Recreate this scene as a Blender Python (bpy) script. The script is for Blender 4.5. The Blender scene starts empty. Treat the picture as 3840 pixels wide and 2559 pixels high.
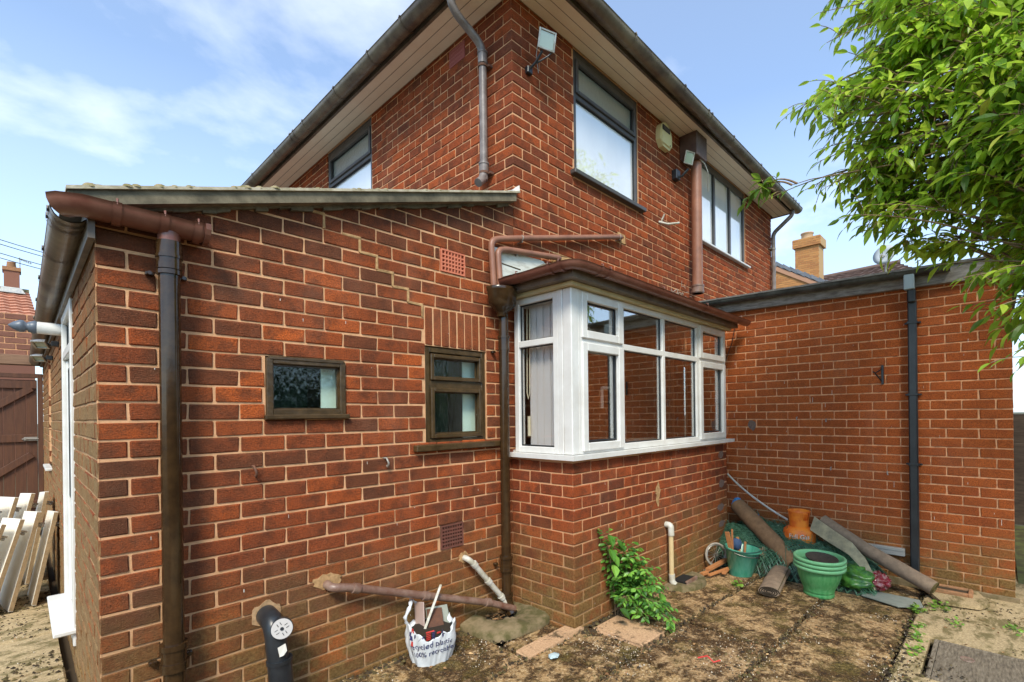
import bpy, math, random
from mathutils import Vector, Matrix
import numpy as np
random.seed(7)
SC = bpy.context.scene
COL = SC.collection
R = math.radians

# ------------------------------------------------------------------ camera
cam_d = bpy.data.cameras.new("camera"); cam = bpy.data.objects.new("camera", cam_d); COL.objects.link(cam)
SC.camera = cam
cam_d.sensor_width = 36.0; cam_d.lens = 1826.01 / 3840 * 36
cam_d.shift_x = (1920 - 2027.74) / 3840; cam_d.shift_y = (1556.45 - 1279.5) / 3840
cam_d.clip_start = .05; cam_d.clip_end = 2000
YAW, PITCH, ROLL = .8187, -.0003, -.0120
_cy, _sy = math.cos(YAW), math.sin(YAW)
FWD = Vector((_sy * math.cos(PITCH), _cy * math.cos(PITCH), math.sin(PITCH)))
_r = Vector((_cy, -_sy, 0)); _u = _r.cross(FWD)
RIGHT = _r * math.cos(ROLL) + _u * math.sin(ROLL); UP = -_r * math.sin(ROLL) + _u * math.cos(ROLL)
CAMP = Vector((-.2327, -2.9099, 1.5716))
cam.matrix_world = Matrix(((RIGHT.x, UP.x, -FWD.x, CAMP.x), (RIGHT.y, UP.y, -FWD.y, CAMP.y), (RIGHT.z, UP.z, -FWD.z, CAMP.z), (0, 0, 0, 1)))

# ------------------------------------------------------------------ world + sun
SUN_EL, SUN_AZ = R(46), R(226)      # azimuth clockwise from +y
world = bpy.data.worlds.new("World"); SC.world = world; world.use_nodes = True
wt = world.node_tree; wn = wt.nodes; wl = wt.links
bg = wn['Background']; bg.inputs['Strength'].default_value = .135
sky = wn.new('ShaderNodeTexSky'); sky.sky_type = 'NISHITA'; sky.sun_disc = False
sky.sun_elevation = SUN_EL; sky.sun_rotation = SUN_AZ; sky.air_density = 1.0; sky.dust_density = 1.2; sky.ozone_density = 1.2
tc = wn.new('ShaderNodeTexCoord')
sep = wn.new('ShaderNodeSeparateXYZ'); wl.new(tc.outputs['Generated'], sep.inputs[0])
zz = wn.new('ShaderNodeMath'); zz.operation = 'MAXIMUM'; wl.new(sep.outputs[2], zz.inputs[0]); zz.inputs[1].default_value = .06
za = wn.new('ShaderNodeMath'); za.operation = 'ADD'; wl.new(zz.outputs[0], za.inputs[0]); za.inputs[1].default_value = .25
dv = wn.new('ShaderNodeVectorMath'); dv.operation = 'DIVIDE'; wl.new(tc.outputs['Generated'], dv.inputs[0])
cmb = wn.new('ShaderNodeCombineXYZ'); wl.new(za.outputs[0], cmb.inputs[0]); wl.new(za.outputs[0], cmb.inputs[1]); cmb.inputs[2].default_value = 1
wl.new(cmb.outputs[0], dv.inputs[1])
mp = wn.new('ShaderNodeMapping'); mp.inputs['Scale'].default_value = (1.0, 1.05, 1.0); mp.inputs['Rotation'].default_value = (0, 0, R(35)); wl.new(dv.outputs[0], mp.inputs[0])
n1 = wn.new('ShaderNodeTexNoise'); n1.inputs['Scale'].default_value = 2.2; n1.inputs['Detail'].default_value = 8; n1.inputs['Roughness'].default_value = .55; n1.inputs['Distortion'].default_value = .15
wl.new(mp.outputs[0], n1.inputs['Vector'])
rp = wn.new('ShaderNodeValToRGB'); rp.color_ramp.elements[0].position = .47; rp.color_ramp.elements[0].color = (.14, .14, .14, 1)
rp.color_ramp.elements[1].position = .80; rp.color_ramp.elements[1].color = (.60, .60, .60, 1); wl.new(n1.outputs[0], rp.inputs[0])
hz = wn.new('ShaderNodeMapRange'); hz.inputs[1].default_value = 0; hz.inputs[2].default_value = .75; hz.inputs[3].default_value = .45; hz.inputs[4].default_value = .0
wl.new(sep.outputs[2], hz.inputs[0])
mx = wn.new('ShaderNodeMath'); mx.operation = 'MAXIMUM'; wl.new(rp.outputs[0], mx.inputs[0]); wl.new(hz.outputs[0], mx.inputs[1])
mix = wn.new('ShaderNodeMixRGB'); wl.new(mx.outputs[0], mix.inputs[0]); wl.new(sky.outputs[0], mix.inputs[1]); mix.inputs[2].default_value = (6.7, 6.8, 6.9, 1)
wl.new(mix.outputs[0], bg.inputs['Color'])
tint = wn.new('ShaderNodeMixRGB'); tint.blend_type = 'MULTIPLY'; tint.inputs[0].default_value = 1; wl.new(sky.outputs[0], tint.inputs[1]); tint.inputs[2].default_value = (.42, .74, .95, 1); wl.new(tint.outputs[0], mix.inputs[1])
sun_d = bpy.data.lights.new("sun", 'SUN'); sun_d.energy = 2.0; sun_d.angle = R(16); sun_d.color = (1, .91, .76)
sun = bpy.data.objects.new("sun", sun_d); COL.objects.link(sun)
sd = Vector((math.sin(SUN_AZ) * math.cos(SUN_EL), math.cos(SUN_AZ) * math.cos(SUN_EL), math.sin(SUN_EL)))
sun.rotation_euler = (-sd).to_track_quat('-Z', 'Y').to_euler()
SC.view_settings.view_transform = 'Standard'; SC.view_settings.look = 'None'; SC.view_settings.gamma = 1
SC.view_settings.exposure = 1.12; SC.view_settings.use_curve_mapping = False
SC.render.engine = 'CYCLES'

# ------------------------------------------------------------------ material helpers
class NT:
    def __init__(s, name):
        s.m = bpy.data.materials.new(name); s.m.use_nodes = True; s.t = s.m.node_tree; s.n = s.t.nodes; s.l = s.t.links
        s.b = s.n['Principled BSDF']; s.out = s.n['Material Output']
        g = s.n.new('ShaderNodeNewGeometry'); s.pos = g.outputs['Position']; s.nor = g.outputs['Normal']
    def noise(s, scale, detail=3, rough=.55, vec=None, sc=None, dist=0):
        v = vec or s.pos
        if sc:
            m = s.n.new('ShaderNodeMapping'); m.inputs['Scale'].default_value = sc; s.l.new(v, m.inputs[0]); v = m.outputs[0]
        n = s.n.new('ShaderNodeTexNoise'); n.inputs['Scale'].default_value = scale; n.inputs['Detail'].default_value = detail
        n.inputs['Roughness'].default_value = rough; n.inputs['Distortion'].default_value = dist
        s.l.new(v, n.inputs['Vector']); return n.outputs[0]
    def ramp(s, val, stops, interp='LINEAR'):
        r = s.n.new('ShaderNodeValToRGB'); cr = r.color_ramp; cr.interpolation = interp
        while len(cr.elements) < len(stops): cr.elements.new(.5)
        for e, (p, c) in zip(cr.elements, stops):
            e.position = p; e.color = (*c, 1) if not isinstance(c, (int, float)) else (c, c, c, 1)
        s.l.new(val, r.inputs[0]); return r.outputs[0]
    def mapr(s, val, a, b, c=0, d=1):
        r = s.n.new('ShaderNodeMapRange'); r.inputs[1].default_value = a; r.inputs[2].default_value = b
        r.inputs[3].default_value = c; r.inputs[4].default_value = d; s.l.new(val, r.inputs[0]); return r.outputs[0]
    def math(s, op, a, b=0):
        r = s.n.new('ShaderNodeMath'); r.operation = op
        for i, v in enumerate((a, b)):
            if isinstance(v, (int, float)): r.inputs[i].default_value = v
            else: s.l.new(v, r.inputs[i])
        return r.outputs[0]
    def mix(s, f, a, b, mode='MIX'):
        r = s.n.new('ShaderNodeMixRGB'); r.blend_type = mode
        for i, v in enumerate((f, a, b)):
            if isinstance(v, (int, float)): r.inputs[i].default_value = v if i == 0 else (v, v, v, 1)[0:4] if False else v if i == 0 else 0
            if isinstance(v, (int, float)) and i: r.inputs[i].default_value = (v, v, v, 1)
            elif isinstance(v, tuple): r.inputs[i].default_value = (*v, 1)
            elif not isinstance(v, (int, float)): s.l.new(v, r.inputs[i])
        return r.outputs[0]
    def sepz(s):
        x = s.n.new('ShaderNodeSeparateXYZ'); s.l.new(s.pos, x.inputs[0]); return x.outputs
    def sepn(s):
        x = s.n.new('ShaderNodeSeparateXYZ'); s.l.new(s.nor, x.inputs[0]); return x.outputs
    def attr(s, name):
        a = s.n.new('ShaderNodeAttribute'); a.attribute_name = name; return a.outputs['Fac']
    def rnd(s):
        o = s.n.new('ShaderNodeObjectInfo'); a = s.attr('tone')
        return s.math('FRACT', s.math('ADD', o.outputs['Random'], a))
    def bump(s, val, strength, dist=.01):
        b = s.n.new('ShaderNodeBump'); b.inputs['Strength'].default_value = strength; b.inputs['Distance'].default_value = dist
        s.l.new(val, b.inputs['Height']); s.l.new(b.outputs[0], s.b.inputs['Normal'])
    def col(s, c):
        if isinstance(c, tuple): s.b.inputs['Base Color'].default_value = (*c, 1)
        else: s.l.new(c, s.b.inputs['Base Color'])
    def rough(s, v):
        if isinstance(v, (int, float)): s.b.inputs['Roughness'].default_value = v
        else: s.l.new(v, s.b.inputs['Roughness'])

def plain(name, c, rough=.5, c2=None, nscale=12, bump=0, bscale=80, metal=0, spec=.5, sc=None, lo=.35, hi=.65):
    t = NT(name)
    if c2: t.col(t.ramp(t.noise(nscale, 5, .65, sc=sc), [(lo, c), (hi, c2)]))
    else: t.col(c)
    t.rough(rough); t.b.inputs['Metallic'].default_value = metal; t.b.inputs['Specular IOR Level'].default_value = spec
    if bump: t.bump(t.noise(bscale, 4), bump, .004)
    return t.m

def algae_mask(t, lo=0.0, hi=.62, left=True):
    x, y, z = t.sepz()
    n = t.noise(5.5, 5, .65)
    zm = t.mapr(z, hi * 1.35, lo, 0, 1)
    m = t.math('MULTIPLY', zm, t.mapr(n, .3, .60, .25, 1.35)); t.leftmask = None
    if left:
        nx, ny, nz = t.sepn()
        f = t.math('MULTIPLY', t.mapr(nx, -.55, -.8, 0, 1), t.mapr(x, .09, .03, 0, 1))
        f = t.math('MULTIPLY', f, t.mapr(z, 2.5, 1.5, .25, 1))
        f = t.math('MULTIPLY', f, t.mapr(t.noise(9, 4), .25, .6, .45, .95))
        t.leftmask = f; m = t.math('MAXIMUM', m, f)
    r = t.n.new('ShaderNodeClamp'); t.l.new(m, r.inputs[0]); return r.outputs[0]

def brick_mat(name, stops, blotch=.55, left=True, zhi=.62, soot=False):
    t = NT(name)
    tone = t.rnd()
    base = t.ramp(t.math('ADD', t.math('MULTIPLY', tone, .80), t.mapr(t.noise(1.3, 3, .6), .32, .68, 0, .20)), stops)
    # burnt patches within each brick
    o = t.n.new('ShaderNodeVectorMath'); o.operation = 'ADD'; cb = t.n.new('ShaderNodeCombineXYZ')
    t.l.new(t.math('MULTIPLY', tone, 37.0), cb.inputs[0]); t.l.new(t.pos, o.inputs[0]); t.l.new(cb.outputs[0], o.inputs[1])
    bl = t.noise(9, 4, .6, vec=o.outputs[0])
    base = t.mix(t.mapr(bl, .45, .64, 0, min(.8, blotch * 1.3)), base, (.105, .042, .022))
    base = t.mix(t.mapr(t.noise(7, 3, .6, vec=o.outputs[0]), .56, .74, 0, .55), base, (.42, .105, .035))
    g = t.noise(140, 3, .7)
    base = t.mix(t.mapr(g, .42, .66, 0, .62), base, (.035, .018, .012))
    base = t.mix(t.mapr(t.noise(45, 4, .7, sc=(1, 1, 3)), .5, .7, 0, .4), base, (.05, .025, .016))
    base = t.mix(t.mapr(t.noise(190, 3, .7), .58, .72, 0, .5), base, (.46, .22, .12))
    base = t.mix(t.mapr(t.noise(2.3, 5, .6, sc=(1, 1, .5)), .52, .8, 0, .30), base, (.36, .21, .13))
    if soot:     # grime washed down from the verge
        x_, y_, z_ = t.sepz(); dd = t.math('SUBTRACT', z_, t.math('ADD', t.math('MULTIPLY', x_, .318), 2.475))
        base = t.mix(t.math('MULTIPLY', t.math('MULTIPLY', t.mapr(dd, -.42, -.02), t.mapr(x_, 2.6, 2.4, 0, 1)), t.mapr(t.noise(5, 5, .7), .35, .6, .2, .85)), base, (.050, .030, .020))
        base = t.mix(t.math('MULTIPLY', t.mapr(x_, .85, .15, 0, .55), t.mapr(t.noise(3.5, 5, .7), .42, .6)), base, (.11, .062, .034))
    al = algae_mask(t, 0.0, zhi, left)
    base = t.mix(t.math('MULTIPLY', al, .86), base, t.ramp(t.noise(60, 4, .7), [(.35, (.10, .075, .022)), (.65, (.27, .20, .07))]))
    if t.leftmask: base = t.mix(t.math('MULTIPLY', t.leftmask, .62), base, t.ramp(t.noise(70, 4, .7), [(.35, (.17, .115, .05)), (.65, (.48, .35, .17))]))
    base = t.mix(1.0, base, (1.06, .975, 1.05), 'MULTIPLY'); base = t.mix(.03, base, (.62, .20, .07))
    t.col(base); t.rough(.9); t.b.inputs['Specular IOR Level'].default_value = .10
    h = t.math('ADD', t.noise(60, 4, .7, sc=(1, 1, 3.5)), t.math('MULTIPLY', t.noise(220, 3), .6))
    t.bump(h, 1.0, .009)
    return t.m

M = {}
RED = (.31, .082, .026); DRK = (.085, .045, .026); PUR = (.145, .066, .036); ORG = (.50, .135, .032); MID = (.22, .068, .028)
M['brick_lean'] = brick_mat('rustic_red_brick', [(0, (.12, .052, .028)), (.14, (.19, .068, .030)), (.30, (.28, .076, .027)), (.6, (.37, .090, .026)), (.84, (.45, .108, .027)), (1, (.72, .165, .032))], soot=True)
M['brick_house'] = brick_mat('house_red_brick', [(0, (.14, .048, .026)), (.12, (.21, .057, .026)), (.30, (.31, .071, .024)), (.65, (.40, .090, .026)), (1, (.50, .115, .029))], .5, False)
M['brick_garage'] = brick_mat('smooth_red_brick', [(0, (.44, .115, .030)), (.4, (.52, .137, .033)), (.75, (.60, .162, .038)), (1, (.48, .106, .027))], .18, False, .42)
M['brick_soldier'] = brick_mat('soldier_brick', [(0, (.27, .080, .028)), (1, (.37, .105, .033))], .4, False)
def mortar_mat(name, c, left, dark=(.52, .29, .135)):
    t = NT(name)
    b = t.ramp(t.noise(26, 5, .65), [(.3, dark), (.55, c)])
    b = t.mix(t.math('MULTIPLY', algae_mask(t, 0, .6, left), .6), b, (.17, .125, .045))
    t.col(b); t.rough(.92); t.bump(t.noise(160, 4), .6, .004); return t.m
M['mortar'] = mortar_mat('sandy_mortar', (.68, .37, .19), True)
M['mortar_house'] = mortar_mat('house_mortar', (.66, .335, .17), False)
M['mortar_garage'] = mortar_mat('garage_mortar', (.80, .42, .215), False, (.42, .20, .11))
M['mortar_patch'] = plain('mortar_patch', (.56, .33, .15), .95, (.26, .15, .06), 22, 1.0, 60)
M['brown'] = plain('brown_plastic_gutter', (.15, .052, .034), .30, (.21, .090, .062), 6, .05, 90)
M['brown_dark'] = plain('weathered_dark_gutter', (.085, .060, .046), .34, (.22, .18, .125), 4, .12, 60, sc=(1, 1, 1))
M['brown_gloss'] = plain('glossy_brown_paint', (.028, .014, .006), .14, (.050, .026, .010), 14, .08, 60)
M['brown_pipe'] = plain('faded_brown_pipe', (.33, .145, .085), .45, (.22, .095, .058), 5, .05)
M['dp_grey'] = plain('weathered_grey_brown_pipe', (.125, .095, .080), .33, (.24, .20, .18), 8, .25, 40)
M['black'] = plain('black_plastic', (.016, .018, .021), .33, (.028, .032, .036), 8, .05)
M['black_old'] = plain('old_black_gutter', (.018, .022, .022), .4, (.075, .088, .085), 6, .15, 60)
M['blue_grey'] = plain('blue_grey_outlet', (.30, .38, .42), .5)
M['soffit'] = plain('tan_soffit_board', (.93, .77, .60), .6, (.88, .70, .53), 5, .1, 300)
M['soffit_gap'] = plain('soffit_groove', (.30, .19, .12), .8)
M['fascia'] = plain('dark_fascia', (.085, .062, .045), .5, (.18, .14, .10), 7, .1)
M['fascia_old'] = plain('weathered_grey_fascia', (.15, .13, .115), .8, (.33, .31, .28), 9, .4, 60, sc=(1, 1, 5))
M['verge'] = plain('dirty_cement_board', (.075, .062, .038), .9, (.20, .165, .105), 9, .5, 60)
M['verge_lip'] = plain('pale_cement_lip', (.50, .44, .33), .9, (.30, .25, .15), 14, .8, 60)
M['moss'] = plain('moss', (.15, .13, .045), .95, (.33, .26, .15), 30, 1, 90)
M['felt'] = plain('roof_felt', (.10, .095, .09), .9, (.20, .19, .17), 8, .5, 60)
M['upvc'] = plain('white_upvc', (.74, .73, .70), .28, (.64, .62, .58), 5, .02)
M['white_old'] = plain('flaking_white_paint', (.66, .66, .60), .6, (.42, .40, .34), 6, .3, 40, sc=(1, 1, 4), lo=.5, hi=.7)
M['cream'] = plain('cream_board', (.60, .52, .30), .6, (.50, .41, .22), 6)
M['win_brown'] = plain('brown_painted_timber', (.042, .024, .008), .28, (.085, .050, .020), 18, .5, 45)
M['win_dark'] = plain('dark_brown_upvc', (.055, .048, .045), .3, (.080, .072, .068), 5)
M['air_orange'] = plain('terracotta_light', (.62, .19, .10), .8, (.52, .15, .08), 20, .3)
M['air_dark'] = plain('terracotta_dark', (.17, .055, .035), .8, (.12, .045, .03), 20, .3)
M['void'] = plain('dark_void', (.008, .007, .006), .9)
M['room'] = plain('dim_room', (.30, .21, .14), .9, (.20, .13, .08), 2)
M['lead'] = plain('grey_flashing', (.33, .34, .35), .6, (.55, .52, .45), 12, .4)
M['concrete'] = plain('mossy_concrete', (.24, .175, .095), .95, (.085, .072, .022), 7, .8, 60, lo=.38, hi=.6)
M['steel'] = plain('worn_steel', (.50, .48, .44), .38, (.28, .24, .19), 12, .2, metal=.8)
M['galv'] = plain('galvanised_bracket', (.33, .30, .26), .5, metal=.4)
M['rust'] = plain('rusty_iron', (.17, .07, .035), .8, (.09, .045, .03), 40, .4)
M['wood'] = plain('orange_timber', (.50, .21, .07), .7, (.36, .14, .05), 10, .2, sc=(1, 1, 6))
M['gate'] = plain('brown_stained_gate', (.12, .046, .020), .6, (.080, .030, .014), 6, .4, 50, sc=(6, 6, .5))
M['beam'] = plain('aged_timber_beam', (.28, .16, .095), .9, (.18, .10, .06), 8, .5, sc=(.5, .5, 4))
M['panel'] = plain('cream_laminate', (.93, .88, .78), .4, (.88, .80, .66), 3, .02)
M['panel_edge'] = plain('chipboard_edge', (.34, .22, .11), .9, (.24, .16, .08), 40, .6)
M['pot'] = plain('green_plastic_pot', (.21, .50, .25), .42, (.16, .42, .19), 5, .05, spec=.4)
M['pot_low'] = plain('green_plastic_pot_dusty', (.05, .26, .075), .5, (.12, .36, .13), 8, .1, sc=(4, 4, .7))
M['bucket'] = plain('teal_green_plastic', (.055, .30, .185), .26, (.13, .40, .28), 5, .05, sc=(4, 4, .6))
M['gas'] = plain('faded_orange_enamel', (.95, .27, .025), .5, (.80, .14, .018), 9, .1, 60, lo=.42, hi=.62)
M['white_print'] = plain('white_print', (.72, .68, .60), .6)
M['roll'] = plain('brown_carpet_backing', (.26, .145, .070), .95, (.17, .095, .048), 16, .7, 220)
M['roll_grey'] = plain('grey_brown_underlay', (.30, .21, .14), .95, (.20, .14, .095), 16, .8, 240)
M['strip'] = plain('grey_green_felt_strip', (.42, .36, .22), .9, (.22, .20, .13), 12, .5, 200)
M['slate_sheet'] = plain('grey_sheet', (.23, .245, .20), .8, (.29, .30, .25), 14, .3)
M['net'] = plain('dark_green_netting', (.014, .075, .036), .35, (.12, .25, .15), 30)
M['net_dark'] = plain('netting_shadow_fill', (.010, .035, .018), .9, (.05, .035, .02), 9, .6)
M['bag'] = plain('white_carrier_bag', (.72, .74, .75), .35, (.60, .62, .63), 14, .25, 25)
M['ink'] = plain('navy_print', (.035, .035, .12), .6)
M['ink_red'] = plain('red_print', (.55, .04, .03), .6)
M['blue_bag'] = plain('blue_plastic', (.04, .22, .50), .35)
M['red_bag'] = plain('red_bag', (.20, .012, .02), .25, (.38, .20, .19), 26, .4, 50, lo=.5, hi=.62)
M['green_bag'] = plain('green_bag', (.015, .07, .02), .3, (.10, .28, .04), 16, .4, 40)
M['orange_litter'] = plain('orange_wrapper', (.75, .22, .03), .4, (.75, .55, .40), 20)
M['pole'] = plain('white_conduit', (.62, .60, .53), .4, (.45, .42, .34), 30)
M['waste'] = plain('yellowed_waste_pipe', (.62, .47, .25), .4, (.56, .41, .20), 5)
M['waste_w'] = plain('white_waste_pipe', (.62, .60, .54), .4, (.42, .38, .28), 16)
M['cast_iron'] = plain('rusty_brown_pipe', (.15, .066, .042), .36, (.26, .17, .13), 10, .5, 70)
M['slate_tile'] = plain('slate_ridge', (.10, .11, .13), .7, (.16, .17, .19), 8, .2)
M['roof_tile'] = plain('pink_clay_tile', (.55, .26, .165), .85, (.42, .19, .12), 3, .3)
M['roof_brown'] = plain('brown_roof_tile', (.16, .10, .08), .85, (.11, .07, .06), 3)
M['trunk'] = plain('bark', (.15, .10, .055), .9, (.09, .065, .04), 30, .8, 40, sc=(3, 3, .6))
M['twig'] = plain('twig_bark', (.26, .17, .09), .8, (.17, .11, .06), 30)
M['alarm'] = plain('cream_alarm_box', (.72, .62, .32), .4)
M['smoke'] = plain('dark_lens', (.05, .05, .05), .2)
M['iron_cover'] = plain('old_tray_cover', (.10, .075, .050), .9, (.25, .20, .14), 18, .7, 90, sc=(1, 5, 1))
M['terracotta'] = plain('orange_clay', (.42, .19, .085), .85, (.24, .13, .06), 20, .4)
M['fence'] = plain('dark_wet_timber', (.045, .030, .020), .8, (.09, .065, .045), 5, .4, sc=(1, 1, 8))
M['dish'] = plain('grey_dish', (.42, .44, .45), .5)
M['nest'] = plain('dusty_cobweb', (.45, .40, .34), .95, (.26, .19, .13), 60, 1, 120)
M['yellow_brick'] = None
def far_brick(name, a, b, mort):
    t = NT(name); t.col(t.mix(t.mapr(t.noise(60, 2), .4, .7, 0, .3), t.ramp(t.rnd(), [(0, a), (1, b)]), (.06, .03, .02))); t.rough(.9); return t.m
M['yellow_brick'] = far_brick('buff_brick', (.40, .165, .055), (.54, .25, .08), None)
M['neigh_brick'] = far_brick('neighbour_brick', (.19, .075, .048), (.28, .12, .075), None)
M['leaf'] = None

def leaf_mat(name, stops, trans=.55):
    t = NT(name)
    c = t.ramp(t.rnd(), stops)
    c = t.mix(t.mapr(t.noise(40, 2), .4, .7, 0, .18), c, (.02, .05, .01))
    t.col(c); t.rough(.38); t.b.inputs['Specular IOR Level'].default_value = .45
    tr = t.n.new('ShaderNodeBsdfTranslucent'); t.l.new(t.mix(.45, c, (.50, .68, .07)), tr.inputs[0])
    ms = t.n.new('ShaderNodeMixShader'); ms.inputs[0].default_value = trans
    t.l.new(t.b.outputs[0], ms.inputs[1]); t.l.new(tr.outputs[0], ms.inputs[2]); t.l.new(ms.outputs[0], t.out.inputs[0])
    return t.m
M['leaf'] = leaf_mat('laurel_leaf', [(0, (.03, .08, .015)), (.2, (.10, .22, .020)), (.5, (.32, .52, .04)), (.9, (.62, .76, .08)), (1, (.45, .30, .07))])
M['leaf_shrub'] = leaf_mat('shrub_leaf', [(0, (.03, .10, .018)), (.5, (.09, .26, .03)), (1, (.25, .50, .07))], .3)
M['leaf_weed'] = leaf_mat('weed_leaf', [(0, (.10, .24, .025)), (1, (.24, .42, .05))], .3)
M['leaf_far'] = leaf_mat('distant_leaf', [(0, (.035, .09, .02)), (1, (.10, .19, .04))], .2)

def glass(name, tint, refl, rough=.02, body=None, wave=0):
    t = NT(name); n = t.n; l = t.l
    gl = n.new('ShaderNodeBsdfGlossy'); gl.inputs['Roughness'].default_value = rough; gl.inputs['Color'].default_value = (.92, .94, .94, 1)
    lw = n.new('ShaderNodeLayerWeight'); lw.inputs['Blend'].default_value = .5
    fac = t.mapr(t.math('POWER', lw.outputs['Facing'], 3.5), 0, 1, refl, .95)
    if body is None:
        a = n.new('ShaderNodeBsdfTransparent'); a.inputs[0].default_value = (*tint, 1); ao = a.outputs[0]
    else:
        t.col(body if isinstance(body, tuple) else body(t)); t.rough(.3); ao = t.b.outputs[0]
    if wave:
        b = n.new('ShaderNodeBump'); b.inputs['Strength'].default_value = wave; b.inputs['Distance'].default_value = .01
        l.new(t.noise(45, 2, sc=(1, 1, .35)), b.inputs['Height']); l.new(b.outputs[0], gl.inputs['Normal']); l.new(b.outputs[0], lw.inputs['Normal'])
    m = n.new('ShaderNodeMixShader'); l.new(fac, m.inputs[0]); l.new(ao, m.inputs[1]); l.new(gl.outputs[0], m.inputs[2]); l.new(m.outputs[0], t.out.inputs[0])
    return t.m
M['glass_bay'] = glass('clear_double_glazing', (.94, .95, .94), .34); M['glass_side'] = glass('clear_side_glazing', (.95, .95, .95), .05)
M['glass_up'] = glass('painted_sky_glass', None, .34, .02, lambda t: t.ramp(t.noise(1.6, 4, .6, sc=(1, 1, .35)), [(.3, (.80, .79, .74)), (.7, (.97, .96, .92))]))  # pale body colour stands in for white sky reflected in the panes
M['glass_frost'] = glass('frosted_glass', None, .20, .25, (.26, .27, .22), .6)
M['glass_small'] = glass('rippled_obscure_glass', (.90, .95, .90), .04, .12, None, .35)
M['lamp_glass'] = glass('floodlight_glass', None, .14, .1, (.20, .26, .20))

# ------------------------------------------------------------------ mesh builder
def frame_from(d):
    d = d.normalized(); a = Vector((0, 0, 1)) if abs(d.z) < .95 else Vector((1, 0, 0))
    x = a.cross(d).normalized(); return x, d.cross(x).normalized()

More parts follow.
